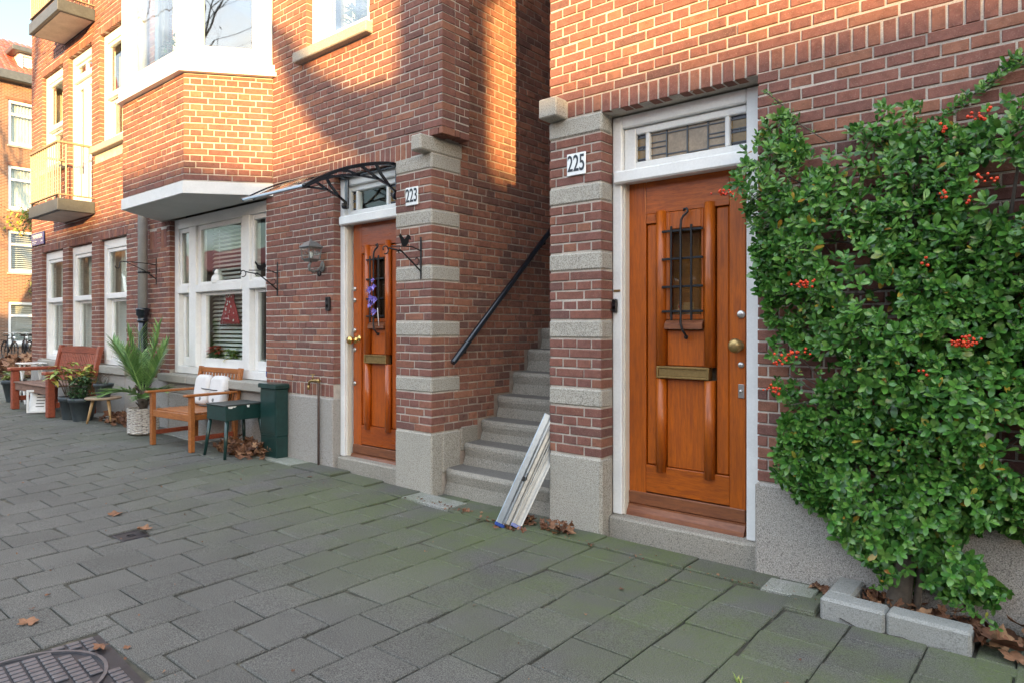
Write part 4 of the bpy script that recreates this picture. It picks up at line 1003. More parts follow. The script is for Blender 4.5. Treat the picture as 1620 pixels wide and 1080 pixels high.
# ---- garden tap with its riser
t = thing('garden_tap', 'old garden tap on a thin upright pipe beside the green cabinet', 'tap', (-5.225, D - .035, gz(-5.2, 3.5)))
q = MB(); q.tube([(0, 0, -.02), (0, 0, .74), (-.0, -.005, .765)], .011, 8); q.build('riser_pipe', 'copper', t)
q = MB(); q.tube([(.02, 0, .765), (-.02, -.01, .768), (-.085, -.015, .765), (-.115, -.018, .755), (-.125, -.02, .715)], [.013, .014, .012, .012, .011], 8); q.tube([(-.07, -.014, .77), (-.07, -.014, .815)], .007, 6); q.bar((-.10, -.014, .82), (-.04, -.014, .82), .012, .009, .002); q.ball((.0, 0, .765), .02); q.tube([(-.125, -.02, .72), (-.125, -.02, .68)], .014, 8); q.build('tap_body', 'brass', t)
# ---- drainpipe
t = thing('drainpipe', 'drainpipe in grey zinc above and black cast iron below', 'drainpipe', (-8.90, D - .09, 0))
q = MB(); q.tube([(0, 0, 1.53), (0, 0, 4.2), (0, 0, 7.5)], .055, 14); q.build('upper_pipe', 'zinc', t)
q = MB(); q.tube([(0, 0, -.1), (0, 0, .8), (0, 0, 1.50)], .054, 14); q.lathe([(.056, 1.36), (.066, 1.37), (.066, 1.385), (.058, 1.395), (.058, 1.43), (.070, 1.44), (.076, 1.455), (.076, 1.50), (.082, 1.505), (.082, 1.53), (.06, 1.535)], (0, 0, 0), 16); q.build('lower_pipe', 'ironblue', t)
for z in (1.98, 3.6, .4): q = MB(); q.lathe([(.058, z - .012), (.060, z - .012), (.060, z + .012), (.058, z + .012)], (0, 0, 0), 16); q.box(-.012, .012, .055, .089, z - .01, z + .01); q.build('pipe_clamp', 'iron', t)
# ---- green utility cabinet
g = gz(-5.9, 3.5); t = thing('utility_cabinet', 'dark green metal utility cabinet against the plinth', 'cabinet', (-5.885, 3.50, g))
q = MB(); q.box(-.142, .142, -.062, .066, .205, .655, .006); q.box(-.138, .138, -.058, .066, -.05, .203, .004); q.build('cabinet_body', 'green', t)
q = MB(); q.prism([(-.155, .66), (.155, .66), (.155, .69), (.135, .703), (-.135, .703), (-.155, .69)], -.078, .070, 'y'); q.build('cabinet_lid', 'green', t)
q = MB(); q.box(-.128, .128, -.0665, -.0625, .235, .64, .003); q.build('cabinet_door', 'green', t)
q = MB(); q.lathe([(.034, 0), (.034, -.006), (.026, -.010), (.018, -.006), (.014, -.012), (0, -.012)], (-.035, -.066, .565), 16, axis='y'); q.build('cabinet_lock', 'castiron', t)
# ---- dark green side table
g = gz(-6.2, 3.2)
t = thing('side_table', 'dark green box table with splayed legs and chipped paint', 'side table', (-6.245, 3.30, g), rad(2))
q = MB(); q.box(-.172, .172, -.195, .195, .355, .492, .004); q.build('table_box', 'green', t)
q = MB(); q.box(-.178, .178, -.201, .201, .4925, .506, .004); q.build('table_top', 'greentop', t)
q = MB()
for (x0, x1, z0, z1) in ((.06, .095, .474, .491), (-.19, -.18, .478, .491),): pass
q.prism([(-.17, .491), (-.165, .472), (-.13, .470), (-.12, .480), (-.10, .476), (-.085, .491)], .1715, .1735, 'x'); q.build('paint_chip', 'chip', t)
q = MB(); q.prism([(.02, .491), (.025, .47), (.045, .468), (.05, .491)], .1715, .1735, 'x'); q.build('paint_chip', 'chip', t)
for (a, b) in ((-1, -1), (1, -1), (1, 1), (-1, 1)):
    q = MB(); q.tube([(a * .185, b * .21, 0), (a * .15, b * .17, .354)], [.014, .02], 8); q.build('leg', 'green', t)
# ---- benches
def garden_bench(x, y, rz, g):
    t = thing('garden_bench', 'small teak garden bench with two white cushions tied to its back', 'bench', (x, y, g), rz); w, d = .40, .23
    for s_ in (-1, 1):
        q = MB(); q.bar((s_ * (w - .02), -d, 0), (s_ * (w - .02), -d, .545), .05, .045, .004); q.build('front_leg', 'teak', t)
        q = MB(); q.bar((s_ * (w - .02), d, 0), (s_ * (w - .02), d + .005, .36), .05, .045, .004); q.bar((s_ * (w - .02), d + .005, .355), (s_ * (w - .02), d + .075, .80), .05, .04, .004); q.build('back_leg', 'teak', t)
        q = MB(); q.box(s_ * (w - .02) - .034, s_ * (w - .02) + .034, -d - .07, d + .02, .546, .570, .006); q.build('armrest', 'teak', t)
        q = MB(); q.bar((s_ * (w - .02), -d + .024, .13), (s_ * (w - .02), d - .024, .13), .03, .045, .003); q.build('stretcher', 'redwood', t)
        q = MB(); q.bar((s_ * (w - .055), -d + .02, .335), (s_ * (w - .055), d - .02, .325), .025, .055, .003); q.build('seat_rail', 'teak', t)
    q = MB(); q.bar((-w + .046, -d, .335), (w - .046, -d, .335), .03, .07, .004); q.build('seat_rail', 'teak', t)
    for k in range(8):
        y_ = lerp(-d + .045, d - .02, k / 7); q = MB(); q.box(-w + .05, w - .05, y_ - .022, y_ + .022, .364 - .001 * k, .382 - .001 * k, .004); q.build('seat_slat', 'teak', t)
    q = MB(); q.bar((-w + .046, d + .07, .765), (w - .046, d + .07, .765), .03, .055, .004); q.build('top_rail', 'teak', t)
    q = MB(); q.bar((-w + .046, d + .018, .44), (w - .046, d + .018, .44), .025, .045, .003); q.build('lower_rail', 'teak', t)
    for k in range(11):
        x_ = lerp(-w + .10, w - .10, k / 10); q = MB(); q.bar((x_, d + .022, .465), (x_, d + .066, .736), .028, .012, .002); q.build('back_slat', 'teak', t)
    q = MB(); q.tube([(-w + .02, d - .005, .59), (-.1, d - .075, .575), (.12, d - .08, .57), (w - .02, d - .01, .565)], .005, 5); q.build('cord', 'black', t)
    Mx = Matrix.Translation((x, y, g)) @ Matrix.Rotation(rz, 4, 'Z')
    for k, (xx, lab) in enumerate(((-.168, 'left one of two white cushions strapped to the teak bench'), (.135, 'right one of two white cushions strapped to the teak bench'))):
        q = MB(); n = 20; rings = []
        for i, (dy, sc) in enumerate(((-.055, .72), (-.05, .88), (-.03, .98), (0, 1.0), (.025, .97), (.035, .86))):
            ring = []
            for j in range(n):
                a = 2 * math.pi * j / n; cx, sx = math.cos(a), math.sin(a); ex = .42
                ring.append((math.copysign(abs(cx) ** ex, cx) * .135 * sc, dy, math.copysign(abs(sx) ** ex, sx) * .165 * sc))
            rings.append(ring)
        loft(q, rings); q.s = [True] * len(q.s); q.s[-1] = q.s[-2] = False
        o = q.build('cushion', 'cushion', loc=Mx @ Vector((xx, d - .015, .555)), rot=(rad(-9), 0, rz)); tag(o, lab, 'cushion', 'white cushions on the teak bench')
        q = MB(); q.lathe([(.02, 0), (.022, -.006), (0, -.008)], (.03 - .05 * k, -.056, -.10), 10, axis='y'); q.build('cushion_tie', 'pewter', o)
garden_bench(-7.02, 3.255, rad(4), gz(-7, 3.2))
def park_bench(x, y, rz, g):
    t = thing('park_bench', 'heavy red brown wooden bench behind the potted plants', 'bench', (x, y, g), rz); w, d = .80, .25
    for s_ in (-1, 1):
        xx = s_ * (w - .05)
        q = MB(); q.box(xx - .05, xx + .05, -d - .045, -d + .045, 0, .565, .008); q.build('front_leg', 'redwood', t)
        q = MB(); q.bar((xx, d, 0), (xx, d, .40), .09, .08, .006); q.bar((xx, d, .39), (xx, d + .11, .93), .09, .06, .006); q.build('back_leg', 'redwood', t)
        q = MB(); q.box(xx - .075, xx + .075, -d - .085, d + .01, .566, .615, .012); q.build('armrest', 'redwood', t)
        q = MB(); q.bar((xx, -d + .05, .16), (xx, d - .05, .16), .05, .07, .004); q.build('stretcher', 'redwood', t)
    q = MB(); q.bar((-w + .1, -d + .01, .34), (w - .1, -d + .01, .34), .05, .10, .006); q.build('seat_rail', 'oldboard', t)
    for k in range(4):
        y_ = lerp(-d + .02, d - .06, k / 3); q = MB(); q.box(-w + .102, w - .102, y_ - .055, y_ + .055, .392, .415, .006); q.build('seat_board', 'oldboard', t)
    q = MB(); q.prism([(-w + .1, .83), (-w + .1, .885), (-w + .25, .915), (0, .93), (w - .25, .915), (w - .1, .885), (w - .1, .83)], d + .075, d + .12, 'y'); q.build('top_rail', 'redwood', t)
    q = MB(); q.bar((-w + .1, d + .02, .45), (w - .1, d + .02, .45), .04, .06, .004); q.build('lower_rail', 'redwood', t)
    for k in range(21):
        x_ = lerp(-w + .14, w - .14, k / 20); q = MB(); q.bar((x_, d + .026, .48), (x_, d + .094, .83), .048, .018, .003); q.build('back_slat', 'redwood', t)
park_bench(-11.27, 3.20, rad(1), gz(-11.3, 3.2))
# ---- round stool with a pot on it
g = gz(-9.9, 3.2); t = thing('stool', 'round wooden stool with pale splayed legs under a small pot', 'stool', (-9.44, 3.235, g))
q = MB(); q.lathe([(.0, .30), (.19, .30), (.205, .306), (.205, .322), (.195, .328), (0, .328)], (0, 0, 0), 28); q.build('stool_seat', 'graywood', t)
for a in (rad(250), rad(10), rad(130)):
    q = MB(); q.tube([(.175 * math.cos(a), .175 * math.sin(a), 0), (.11 * math.cos(a), .11 * math.sin(a), .30)], [.013, .02], 8); q.build('leg', 'lightwood', t)
def pot(parent, r0, r1, h, m='plastic', rim=True):
    q = MB(); pr = [(r0, 0), (r0, .004), (lerp(r0, r1, .78), h * .80)]
    if rim: pr += [(r1 * 1.0, h * .805), (r1 * 1.04, h)]
    else: pr += [(r1, h)]
    pr += [(r1 * .93, h), (r1 * .9, h * .88)]
    q.lathe(pr, (0, 0, 0), 24); q.build('pot', m, parent)
    q = MB(); q.lathe([(r1 * .9, h * .86), (r1 * .5, h * .90), (0, h * .91)], (0, 0, 0), 20); q.build('soil', 'soil', parent)
def leaf_strip(q, base, d, l, w, droop=.3, seg=4, fold=.15, mi=0, wide=.45):
    """a narrow leaf: folded strip along d, drooping"""
    d = Vector(d).normalized(); s_ = d.cross(Vector((0, 0, 1)))
    s_ = Vector((1, 0, 0)) if s_.length < .05 else s_.normalized(); up = s_.cross(d).normalized(); p = Vector(base); vs = []
    for k in range(seg + 1):
        t = k / seg; c = p + d * (l * t) - Vector((0, 0, 1)) * (droop * l * t * t); ww = w * (math.sin(math.pi * min(1, .12 + t * .88) ** wide) if t < 1 else 0) * .5
        vs += [c - s_ * ww + up * fold * ww, c, c + s_ * ww + up * fold * ww]
    fs = []
    for k in range(seg): a = 3 * k; fs += [[a, a + 1, a + 4, a + 3], [a + 1, a + 2, a + 5, a + 4]]
    q.add(vs, fs, mi, True)
def bushy(parent, r, z0, h, n, m, ll, lw, name='foliage', up=.7):
    q = MB()
    for _ in range(n):
        a = R.uniform(0, 6.283); rr = r * math.sqrt(R.random()); zz = z0 + h * R.random() ** .8; k = 1 - .5 * (zz - z0) / h
        el = R.uniform(-.1, 1.1) * up
        leaf_strip(q, (rr * math.cos(a) * k * .7, rr * math.sin(a) * k * .7, zz), (math.cos(a + R.gauss(0, .8)), math.sin(a + R.gauss(0, .8)), el), ll * R.uniform(.6, 1.2), lw * R.uniform(.7, 1.2), R.uniform(.1, .6), 3, .25)
    return q.build(name, m, parent, kind='stuff')
def stems(parent, lst, r=.004, m='twig'):
    q = MB()
    for pts in lst: q.tube(pts, r, 5)
    return q.build('stem', m, parent)
g0 = gz(-9.9, 3.2)
t = thing('potted_plant', 'small anthracite pot of drooping grassy leaves on the round stool', 'potted plant', (-9.42, 3.23, g0 + .33)); pot(t, .075, .112, .17)
bushy(t, .09, .14, .04, 34, 'shrubleaf', .14, .012, up=.4); stems(t, [[(R.uniform(-.05, .05), R.uniform(-.05, .05), .15), (R.uniform(-.08, .08), R.uniform(-.08, .08), .24), (R.uniform(-.12, .12), R.uniform(-.1, .1), .30)] for _ in range(9)], .002)
t = thing('potted_plant', 'larger anthracite pot with a dense dark green shrub before the bench', 'potted plant', (-9.86, 3.14, gz(-10, 3.1))); pot(t, .11, .165, .30)
bushy(t, .22, .26, .30, 330, 'shrubleaf', .12, .03)
t = thing('potted_plant', 'anthracite pot with a thin yellow green hydrangea before the bench', 'potted plant', (-10.14, 3.10, gz(-10.3, 3.1))); pot(t, .105, .15, .30)
ss = []
q = MB()
for k in range(16):
    a = R.uniform(0, 6.28); e = (.27 * math.cos(a) * R.uniform(.4, 1), .2 * math.sin(a), R.uniform(.52, .74)); ss.append([(.05 * math.cos(a), .05 * math.sin(a), .26), (e[0] * .6, e[1] * .6, e[2] * .75), e])
    for j in range(6): b = R.uniform(0, 6.28); leaf_strip(q, Vector(e) + Vector((0, 0, R.uniform(-.12, .03))), (math.cos(b), math.sin(b), R.uniform(-.1, .4)), R.uniform(.10, .17), .075, .45, 4, .2)
q.build('foliage', 'limeleaf', t, kind='stuff'); stems(t, ss, .0045); bushy(t, .12, .25, .06, 16, 'litter', .12, .012, 'dead_stem')
t = thing('potted_plant', 'anthracite pot with yellowing leaves beyond the far end of the bench', 'potted plant', (-13.15, 3.20, gz(-13.4, 3.2))); pot(t, .10, .17, .36); bushy(t, .17, .34, .16, 60, 'limeleaf', .15, .08)
# ---- palm in a whitewashed basket pot
g = gz(-8.1, 3.1); t = thing('potted_palm', 'date palm in a round whitewashed basket pot beside the drainpipe', 'potted palm', (-8.17, 3.215, g))
q = MB(); n = 48; prof = [(.125, 0), (.15, .012)] + [(.158 + .004 * (k % 2), .02 + k * .0135) for k in range(20)] + [(.166, .30), (.150, .302), (.145, .26)]
vs = []
for i, (r_, h_) in enumerate(prof):
    for k in range(n):
        a = 2 * math.pi * k / n; e = .007 * (1 if (k // 3 + i) % 2 else 0) if 2 <= i < 22 else 0; vs.append(((r_ + e) * math.cos(a), (r_ + e) * math.sin(a), h_))
fs = [[i * n + k, i * n + (k + 1) % n, (i + 1) * n + (k + 1) % n, (i + 1) * n + k] for i in range(len(prof) - 1) for k in range(n)] + [list(range(n))[::-1]]
q.add(vs, fs); q.build('basket_pot', 'wicker', t)
q = MB(); q.lathe([(.146, .27), (0, .275)], (0, 0, 0), 20); q.build('soil', 'soil', t)
q = MB(); q.lathe([(.035, .26), (.05, .33), (.055, .40), (.04, .48), (.02, .53), (0, .54)], (0, 0, 0), 12)
for k in range(26): a = k * 2.4; z = .30 + .009 * k; q.bar((.045 * math.cos(a), .045 * math.sin(a), z), (.085 * math.cos(a), .085 * math.sin(a), z + .05), .018, .006)
q.build('palm_stem', 'bark', t)
q = MB()
for k in range(160): a = R.uniform(0, 6.28); e = R.uniform(-.6, 1); q.tube([(-.06, -.03, .52), (-.06 + .055 * math.cos(a) * math.cos(e), -.03 + .055 * math.sin(a) * math.cos(e), .52 + .05 * math.sin(e))], .002, 3, cap=False)
q.build('fibre_tuft', 'twig', t)
def frond(az, el, l, droop, nl=22, ll=.24, mats='palmleaf'):
    q = MB(); d = Vector((math.cos(az), math.sin(az), 0)); pts = []
    for k in range(13):
        s = k / 12; pts.append(Vector((0, 0, .42)) + d * (l * s * math.cos(el)) + Vector((0, 0, l * s * math.sin(el) - droop * l * s * s)))
    q.tube(pts, [lerp(.009, .002, k / 12) for k in range(13)], 5)
    for k in range(nl):
        s = .22 + .78 * k / (nl - 1); f = s * 12; i = min(11, int(f)); p = pts[i].lerp(pts[i + 1], f - i); tg = (pts[i + 1] - pts[i]).normalized(); sd = tg.cross(Vector((0, 0, 1))); sd = sd.normalized() if sd.length > .05 else Vector((math.sin(az), -math.cos(az), 0)); up = sd.cross(tg)
        for m in (-1, 1): leaf_strip(q, p, tg * (.75 + .5 * s) + sd * m * (1.0 - .35 * s) + up * R.uniform(.15, .5), ll * (1 - .45 * abs(s - .45)) * R.uniform(.85, 1.1), .021, .12, 3, .5, wide=.6)
    return q.build('frond', mats, t)
for (az, el, l, dr) in ((rad(250), 1.38, .78, .06), (rad(300), 1.15, .68, .12), (rad(20), 1.1, .62, .12), (rad(330), 1.28, .82, .08), (rad(200), 1.0, .86, .12), (rad(188), .86, .94, .16), (rad(160), 1.0, .74, .2), (rad(232), 1.15, .70, .10), (rad(335), .28, .52, .22), (rad(10), .5, .5, .3), (rad(280), .55, .5, .4), (rad(90), 1.2, .7, .1), (rad(100), 1.35, .85, .05)): frond(az, el, l, dr)
# ---- white things about the far bench
g = gz(-11.6, 3.1)
t = thing('plastic_panel', 'white slotted plastic box lid leaning under the heavy bench', 'plastic lid', (-11.12, 3.0, g), rad(58))
q = MB(); Mx = Matrix.Rotation(rad(-24), 4, 'X'); q.box(-.14, .14, -.02, .02, .02, .33, .012, 0, Mx)
frame4(q, -.145, .145, .015, .335, .03, .03, .03, .03, -.034, -.0205, .003); q.build('lid_panel', 'whiteplastic', t)
q = MB()
for k in range(5): q.box(-.05 + .0 * k, .05, -.0225, -.0195, .09 + k * .045, .102 + k * .045, 0, 0, Mx)
q.build('slot', 'black', t)
t = thing('folding_trestle', 'white folding trestle standing behind the far armrest', 'trestle', (-12.75, 3.33, gz(-12.7, 3.3)))
for s_ in (-1, 1):
    q = MB(); q.bar((-.16 * s_, -.12, 0), (.12 * s_, -.12, .62), .022, .022, .003); q.build('leg', 'white', t)
    q = MB(); q.bar((-.16 * s_, .12, 0), (.12 * s_, .12, .62), .022, .022, .003); q.build('leg', 'white', t)
for x_ in (.12, -.12): q = MB(); q.bar((x_, -.12, .2), (x_, .12, .2), .016, .016); q.build('stretcher', 'white', t)
q = MB(); q.box(-.18, .18, -.17, .17, .622, .64, .004); q.build('trestle_top', 'white', t)
# ---------------------------------------------------------------- climber, planting bed, leaf litter
kb = thing('planting_kerb', 'pale concrete kerb blocks round the bed of the berry climber', 'kerb', (-.58, 3.27, 0))
def kblock(x0, x1, y0, y1, rz=0, z1=.085):
    q = MB(); q.box(x0, x1, y0, y1, -.08, z1, .012); return q.build('kerb_block', 'kerbstone', kb, rot=(R.gauss(0, .01), R.gauss(0, .01), rz))
kblock(-.285, -.022, -.055, .055, rad(-1), .083); kblock(-.018, .285, -.055, .055, rad(-1), .086); kblock(-.285, -.17, .058, .30, 0, .084)
q = MB()
for i in range(6):
    for j in range(5):
        x0, y0 = -.78 + i * .08, 3.21 + j * .08
        f = lambda x, y: .004 + .016 * math.sin(x * 9 + y * 5) + .012 * math.sin(x * 23 - y * 17)
        q.add([(x0, y0, f(x0, y0)), (x0 + .08, y0, f(x0 + .08, y0)), (x0 + .08, y0 + .08, f(x0 + .08, y0 + .08)), (x0, y0 + .08, f(x0, y0 + .08))], [(0, 1, 2, 3)])
q.build('soil_bed', 'soil', kind='structure')
# paving pieces right of the kerb
for (x, y, w, l) in ((-.20, 3.16, .16, .07),): tile_mesh(w, l).build('edging_slab', 'tile', pav, loc=(x, y, .0))
def leaf_shape(size, lobes=5, curl=.3, seed=0):
    r = random.Random(seed); q = MB(); pts = [Vector((0, 0, 0))]; n = lobes * 4
    for k in range(n):
        a = math.pi * (-.88 + 1.76 * k / (n - 1)); t = (k % 4) / 4
        rr = (.95 if k % 4 == 2 else (.60 if k % 4 == 0 else .76)) * (1 - .28 * abs(a) / math.pi) * r.uniform(.9, 1.1)
        x, y = math.sin(a) * rr, math.cos(a) * rr; z = curl * (abs(x) ** 1.5 * r.uniform(.3, 1) + .4 * y * y * math.sin(seed) + r.uniform(-.06, .1)); pts.append(Vector((x, y, z)))
    stem = [Vector((.015, 0, 0)), Vector((.02, -.55, .08)), Vector((-.015, -.55, .08)), Vector((-.015, 0, 0))]
    vs = [p * size for p in pts]; q.add(vs, [[0, k, k + 1] for k in range(1, n)], 0, False); q.add([p * size for p in stem], [(0, 1, 2, 3)]); return q
LS = [leaf_shape(1, 5, c, s) for s, c in ((1, .25), (2, .6), (3, .9), (4, -.4), (5, 1.3), (6, .5))]
LSM = [m.mesh('fallen_leaf', 'litter') for m in LS]
def litter(name, area, n, s0, s1, h, label=None, cat=None):
    q = MB()
    for _ in range(n):
        x, y = area(); z = gz(x, y) + R.random() ** 1.6 * h + .008; s = R.uniform(s0, s1); m = R.choice(LS)
        X = Matrix.Translation((x, y, z)) @ Euler((R.gauss(0, .45), R.gauss(0, .45), R.uniform(0, 6.28))).to_matrix().to_4x4() @ Matrix.Diagonal((s, s * R.uniform(.6, 1), s, 1))
        q.add([X @ Vector(v) for v in m.v], m.f)
    o = q.build(name, 'litter', kind='stuff'); return tag(o, label, cat)
def blob(cx, cy, rx, ry): return lambda: (cx + rx * max(-1, min(1, R.gauss(0, .5))), cy + ry * max(-1, min(1, R.gauss(0, .5))))
def box_(x0, x1, y0, y1): return lambda: (R.uniform(x0, x1), R.uniform(y0, y1))
litter('leaf_litter', box_(-.74, -.30, 3.34, 3.56), 120, .02, .05, .06, 'brown leaves heaped inside the kerbed bed round the climber trunk', 'dry leaves')
litter('leaf_litter', box_(-.33, .7, 3.24, 3.54), 70, .04, .085, .07, 'big brown leaves heaped right of the kerb end', 'dry leaves')
litter('leaf_litter', blob(-6.22, 3.36, .38, .16), 130, .04, .085, .12, 'pile of dry brown leaves under the green side table', 'dry leaves')
litter('leaf_litter', blob(-9.2, 3.36, .45, .16), 130, .035, .085, .12, 'pile of dry brown leaves behind the round stool and basket pot', 'dry leaves')
litter('leaf_litter', blob(-2.78, 3.50, .10, .07), 26, .025, .05, .03, 'brown leaves in the right corner at the foot of the stairs', 'dry leaves')
litter('leaf_litter', blob(-2.50, 3.46, .13, .07), 26, .025, .055, .05, 'small heap of rusty leaves against the foot of the 225 pillar', 'dry leaves')
litter('leaf_litter', blob(-2.85, 3.32, .22, .06), 24, .012, .032, .015, 'scatter of leaf scraps where the aluminium rails touch the paving', 'dry leaves')
litter('leaf_litter', blob(-3.4, 3.42, .45, .05), 45, .006, .02, .004, 'thin line of leaf crumbs along the joint before the stairs', 'dry leaves')
litter('leaf_litter', lambda: (R.uniform(-2.4, -.9), 3.375 + R.gauss(0, .02)), 60, .004, .014, .002, 'leaf crumbs in the joint before door 225', 'dry leaves')
litter('leaf_litter', box_(-8, -.6, .9, 3.3), 130, .003, .012, .001, 'tiny leaf crumbs strewn over the whole pavement', 'dry leaves')
litter('leaf_litter', blob(-.93, 3.50, .07, .05), 16, .02, .04, .02, 'few brown leaves left of the pale planting kerb', 'dry leaves')
def single(x, y, s, label, k, rz, grp=None, z=.006, tilt=.1):
    o = link('fallen_leaf', LSM[k], None, (x, y, gz(x, y) + z), (tilt, .1, rz)); o.scale = (s, s, s); return tag(o, label, 'leaf', grp)
single(-3.514, .905, .055, 'large brown leaf on the pavement above left of the round iron cover', 0, 1.0)
single(-3.02, 1.03, .042, 'curled brown leaf lying on the top edge of the iron cover', 3, 2.4, None, .012)
single(-5.05, 1.80, .06, 'brown leaf on the paving just left of the small drain cover', 5, .3)
single(-4.53, 1.79, .062, 'brown leaf lying across the small drain cover', 1, 2.2)
single(-3.27, 3.42, .05, 'ragged leaf on the strip before the stairs', 2, 1.2)
single(-.205, 3.28, .115, 'largest orange brown leaf at the right end of the kerb', 5, 2.6, None, .045, .5)
single(-.03, 3.36, .13, 'wide brown leaf leaning on the plinth right of the kerb', 1, 1.0, None, .07, .6)
single(-.155, 3.235, .07, 'flat brown leaf on the paving beyond the right kerb end', 0, .2, None, .02)
for (x, y, s) in ((-3.8, 1.06, .018), (-2.93, 1.09, .02), (-3.67, .96, .016), (-4.9, 3.24, .03), (-1.7, 2.9, .02), (-.78, 2.5, .022)):
    single(x, y, s, 'small scrap of brown leaf lying alone on the grey paving', R.randrange(6), R.uniform(0, 6), 'small leaf scraps on the paving')

cl = thing('berry_climber', 'glossy green firethorn with red berries trained over the right house front', 'climber', (-.58, 3.47, 0))
OUT = [(-1.368, 2.121), (-1.23, 2.248), (-1.188, 2.343), (-1.065, 2.36), (-0.904, 2.241), (-0.74, 2.24), (-0.675, 2.313), (-0.537, 2.304), (-0.477, 2.197), (-0.328, 2.133), (-0.252, 2.216), (-0.137, 2.25), (.1, 2.35), (.5, 2.3), (.8, 2.0), (.75, 1.0), (.4, .6), (.1, .5), (-0.137, 0.439), (-0.231, 0.485), (-0.396, 0.4), (-0.295, 0.275), (-0.199, 0.22), (-0.241, 0.144), (-0.396, 0.150), (-0.525, 0.185), (-0.636, 0.187), (-0.766, 0.258), (-0.904, 0.419), (-1.05, 0.502), (-1.135, 0.583), (-1.104, 0.76), (-1.065, 0.872), (-1.135, 1.008), (-1.154, 1.166), (-1.116, 1.292), (-1.188, 1.419), (-1.236, 1.581), (-1.252, 1.743), (-1.295, 1.909), (-1.381, 2.018)]
def inside(x, z, P=OUT):
    c = False; n = len(P)
    for i in range(n):
        (x1, z1), (x2, z2) = P[i], P[(i + 1) % n]
        if (z1 > z) != (z2 > z) and x < (x2 - x1) * (z - z1) / (z2 - z1) + x1: c = not c
    return c
def edge_d(x, z):
    b = 9
    for i in range(len(OUT)):
        (x1, z1), (x2, z2) = OUT[i], OUT[(i + 1) % len(OUT)]; dx, dz = x2 - x1, z2 - z1
        t = max(0, min(1, ((x - x1) * dx + (z - z1) * dz) / (dx * dx + dz * dz))); b = min(b, math.hypot(x - x1 - t * dx, z - z1 - t * dz))
    return b
q = MB()                                       # trunk and climbing limbs
tr = [(-.02, .0, -.06), (-.015, .0, .06), (-.0, .01, .16), (.03, .03, .40), (.02, .04, .8), (.05, .05, 1.3), (.04, .06, 1.9)]
q.tube(tr, [.062, .052, .046, .035, .03, .022, .012], 10); q.tube([(.055, .01, -.04), (.06, .01, .1), (.09, .03, .4), (.2, .05, .9), (.36, .06, 1.5), (.42, .06, 2.0)], [.018, .016, .015, .013, .01, .006], 7); q.build('trunk', 'bark', cl)
q = MB()
for k in range(46):
    x0, z0 = R.uniform(-.2, .25), R.uniform(.3, 1.7); a = R.choice((R.uniform(-.2, .9), R.uniform(2.2, 3.3))); l = R.uniform(.4, .9); pts = []
    for j in range(6):
        t = j / 5; pts.append((x0 + math.cos(a) * l * t + R.gauss(0, .012), .06 - .06 * t + R.gauss(0, .012), z0 + (math.sin(a) * l * t) + R.gauss(0, .012)))
    if inside(pts[-1][0] - .58, pts[-1][2]): q.tube(pts, [.008, .007, .006, .005, .004, .002], 5)
q.tube([(-.12, .09, 2.15), (.05, .095, 2.18), (.19, .09, 2.28), (.31, .09, 2.35), (.39, .09, 2.42), (.5, .09, 2.5)], .004, 5); q.tube([(-.32, .05, 2.2), (-.47, .06, 2.33), (-.55, .07, 2.44), (-.65, .08, 2.54)], .003, 5)
q.tube([(-.19, .08, 2.0), (-.17, .08, 2.18), (-.18, .07, 2.26)], .006, 5)
q.build('limb', 'bark', cl)
prof = [(0, .14), (.3, .68), (.62, 1.0), (.86, .70), (1, .06)]
def obovate(l, w, fold=.22, bend=.12):
    vs = []
    for t, k in prof: z = -bend * l * t * t; vs += [(-w * k / 2, t * l, z + fold * w * k / 2), (0, t * l, z), (w * k / 2, t * l, z + fold * w * k / 2)]
    fs = []
    for k in range(len(prof) - 1): a = 3 * k; fs += [[a, a + 1, a + 4, a + 3], [a + 1, a + 2, a + 5, a + 4]]
    return [Vector(v) for v in vs], fs
LEAFV = [obovate(1, .46), obovate(1, .52, .1, .22), obovate(1, .42, .35, .05)]
leafm = []
for v, f in LEAFV: q = MB(); q.add(v, f, 0, True); leafm.append(q.mesh('leaf', 'leaf'))
ros = []
def rosette(p, axis, n, l, spread=1.0):
    axis = axis.normalized(); u = axis.cross(Vector((.3, .2, 1))).normalized(); v = axis.cross(u); out = []
    for k in range(n):
        a = k * 2.4 + R.uniform(-.3, .3); th = lerp(.35, 1.35, (k + .5) / n) * spread; rd = u * math.cos(a) + v * math.sin(a)
        d = (axis * math.cos(th) + rd * math.sin(th)).normalized(); nrm = (axis * math.sin(th) - rd * math.cos(th)).normalized(); s = nrm.cross(d) * -1; s = d.cross(nrm)
        ll = l * R.uniform(.7, 1.15) * lerp(.75, 1.05, k / n); b = p - axis * (.02 * k / n + .003 * k)
        out.append((Matrix(((s.x, d.x, nrm.x, b.x), (s.y, d.y, nrm.y, b.y), (s.z, d.z, nrm.z, b.z), (0, 0, 0, 1))) @ Matrix.Diagonal((ll, ll, ll, 1)), R.randrange(3)))
    return out
n = 0
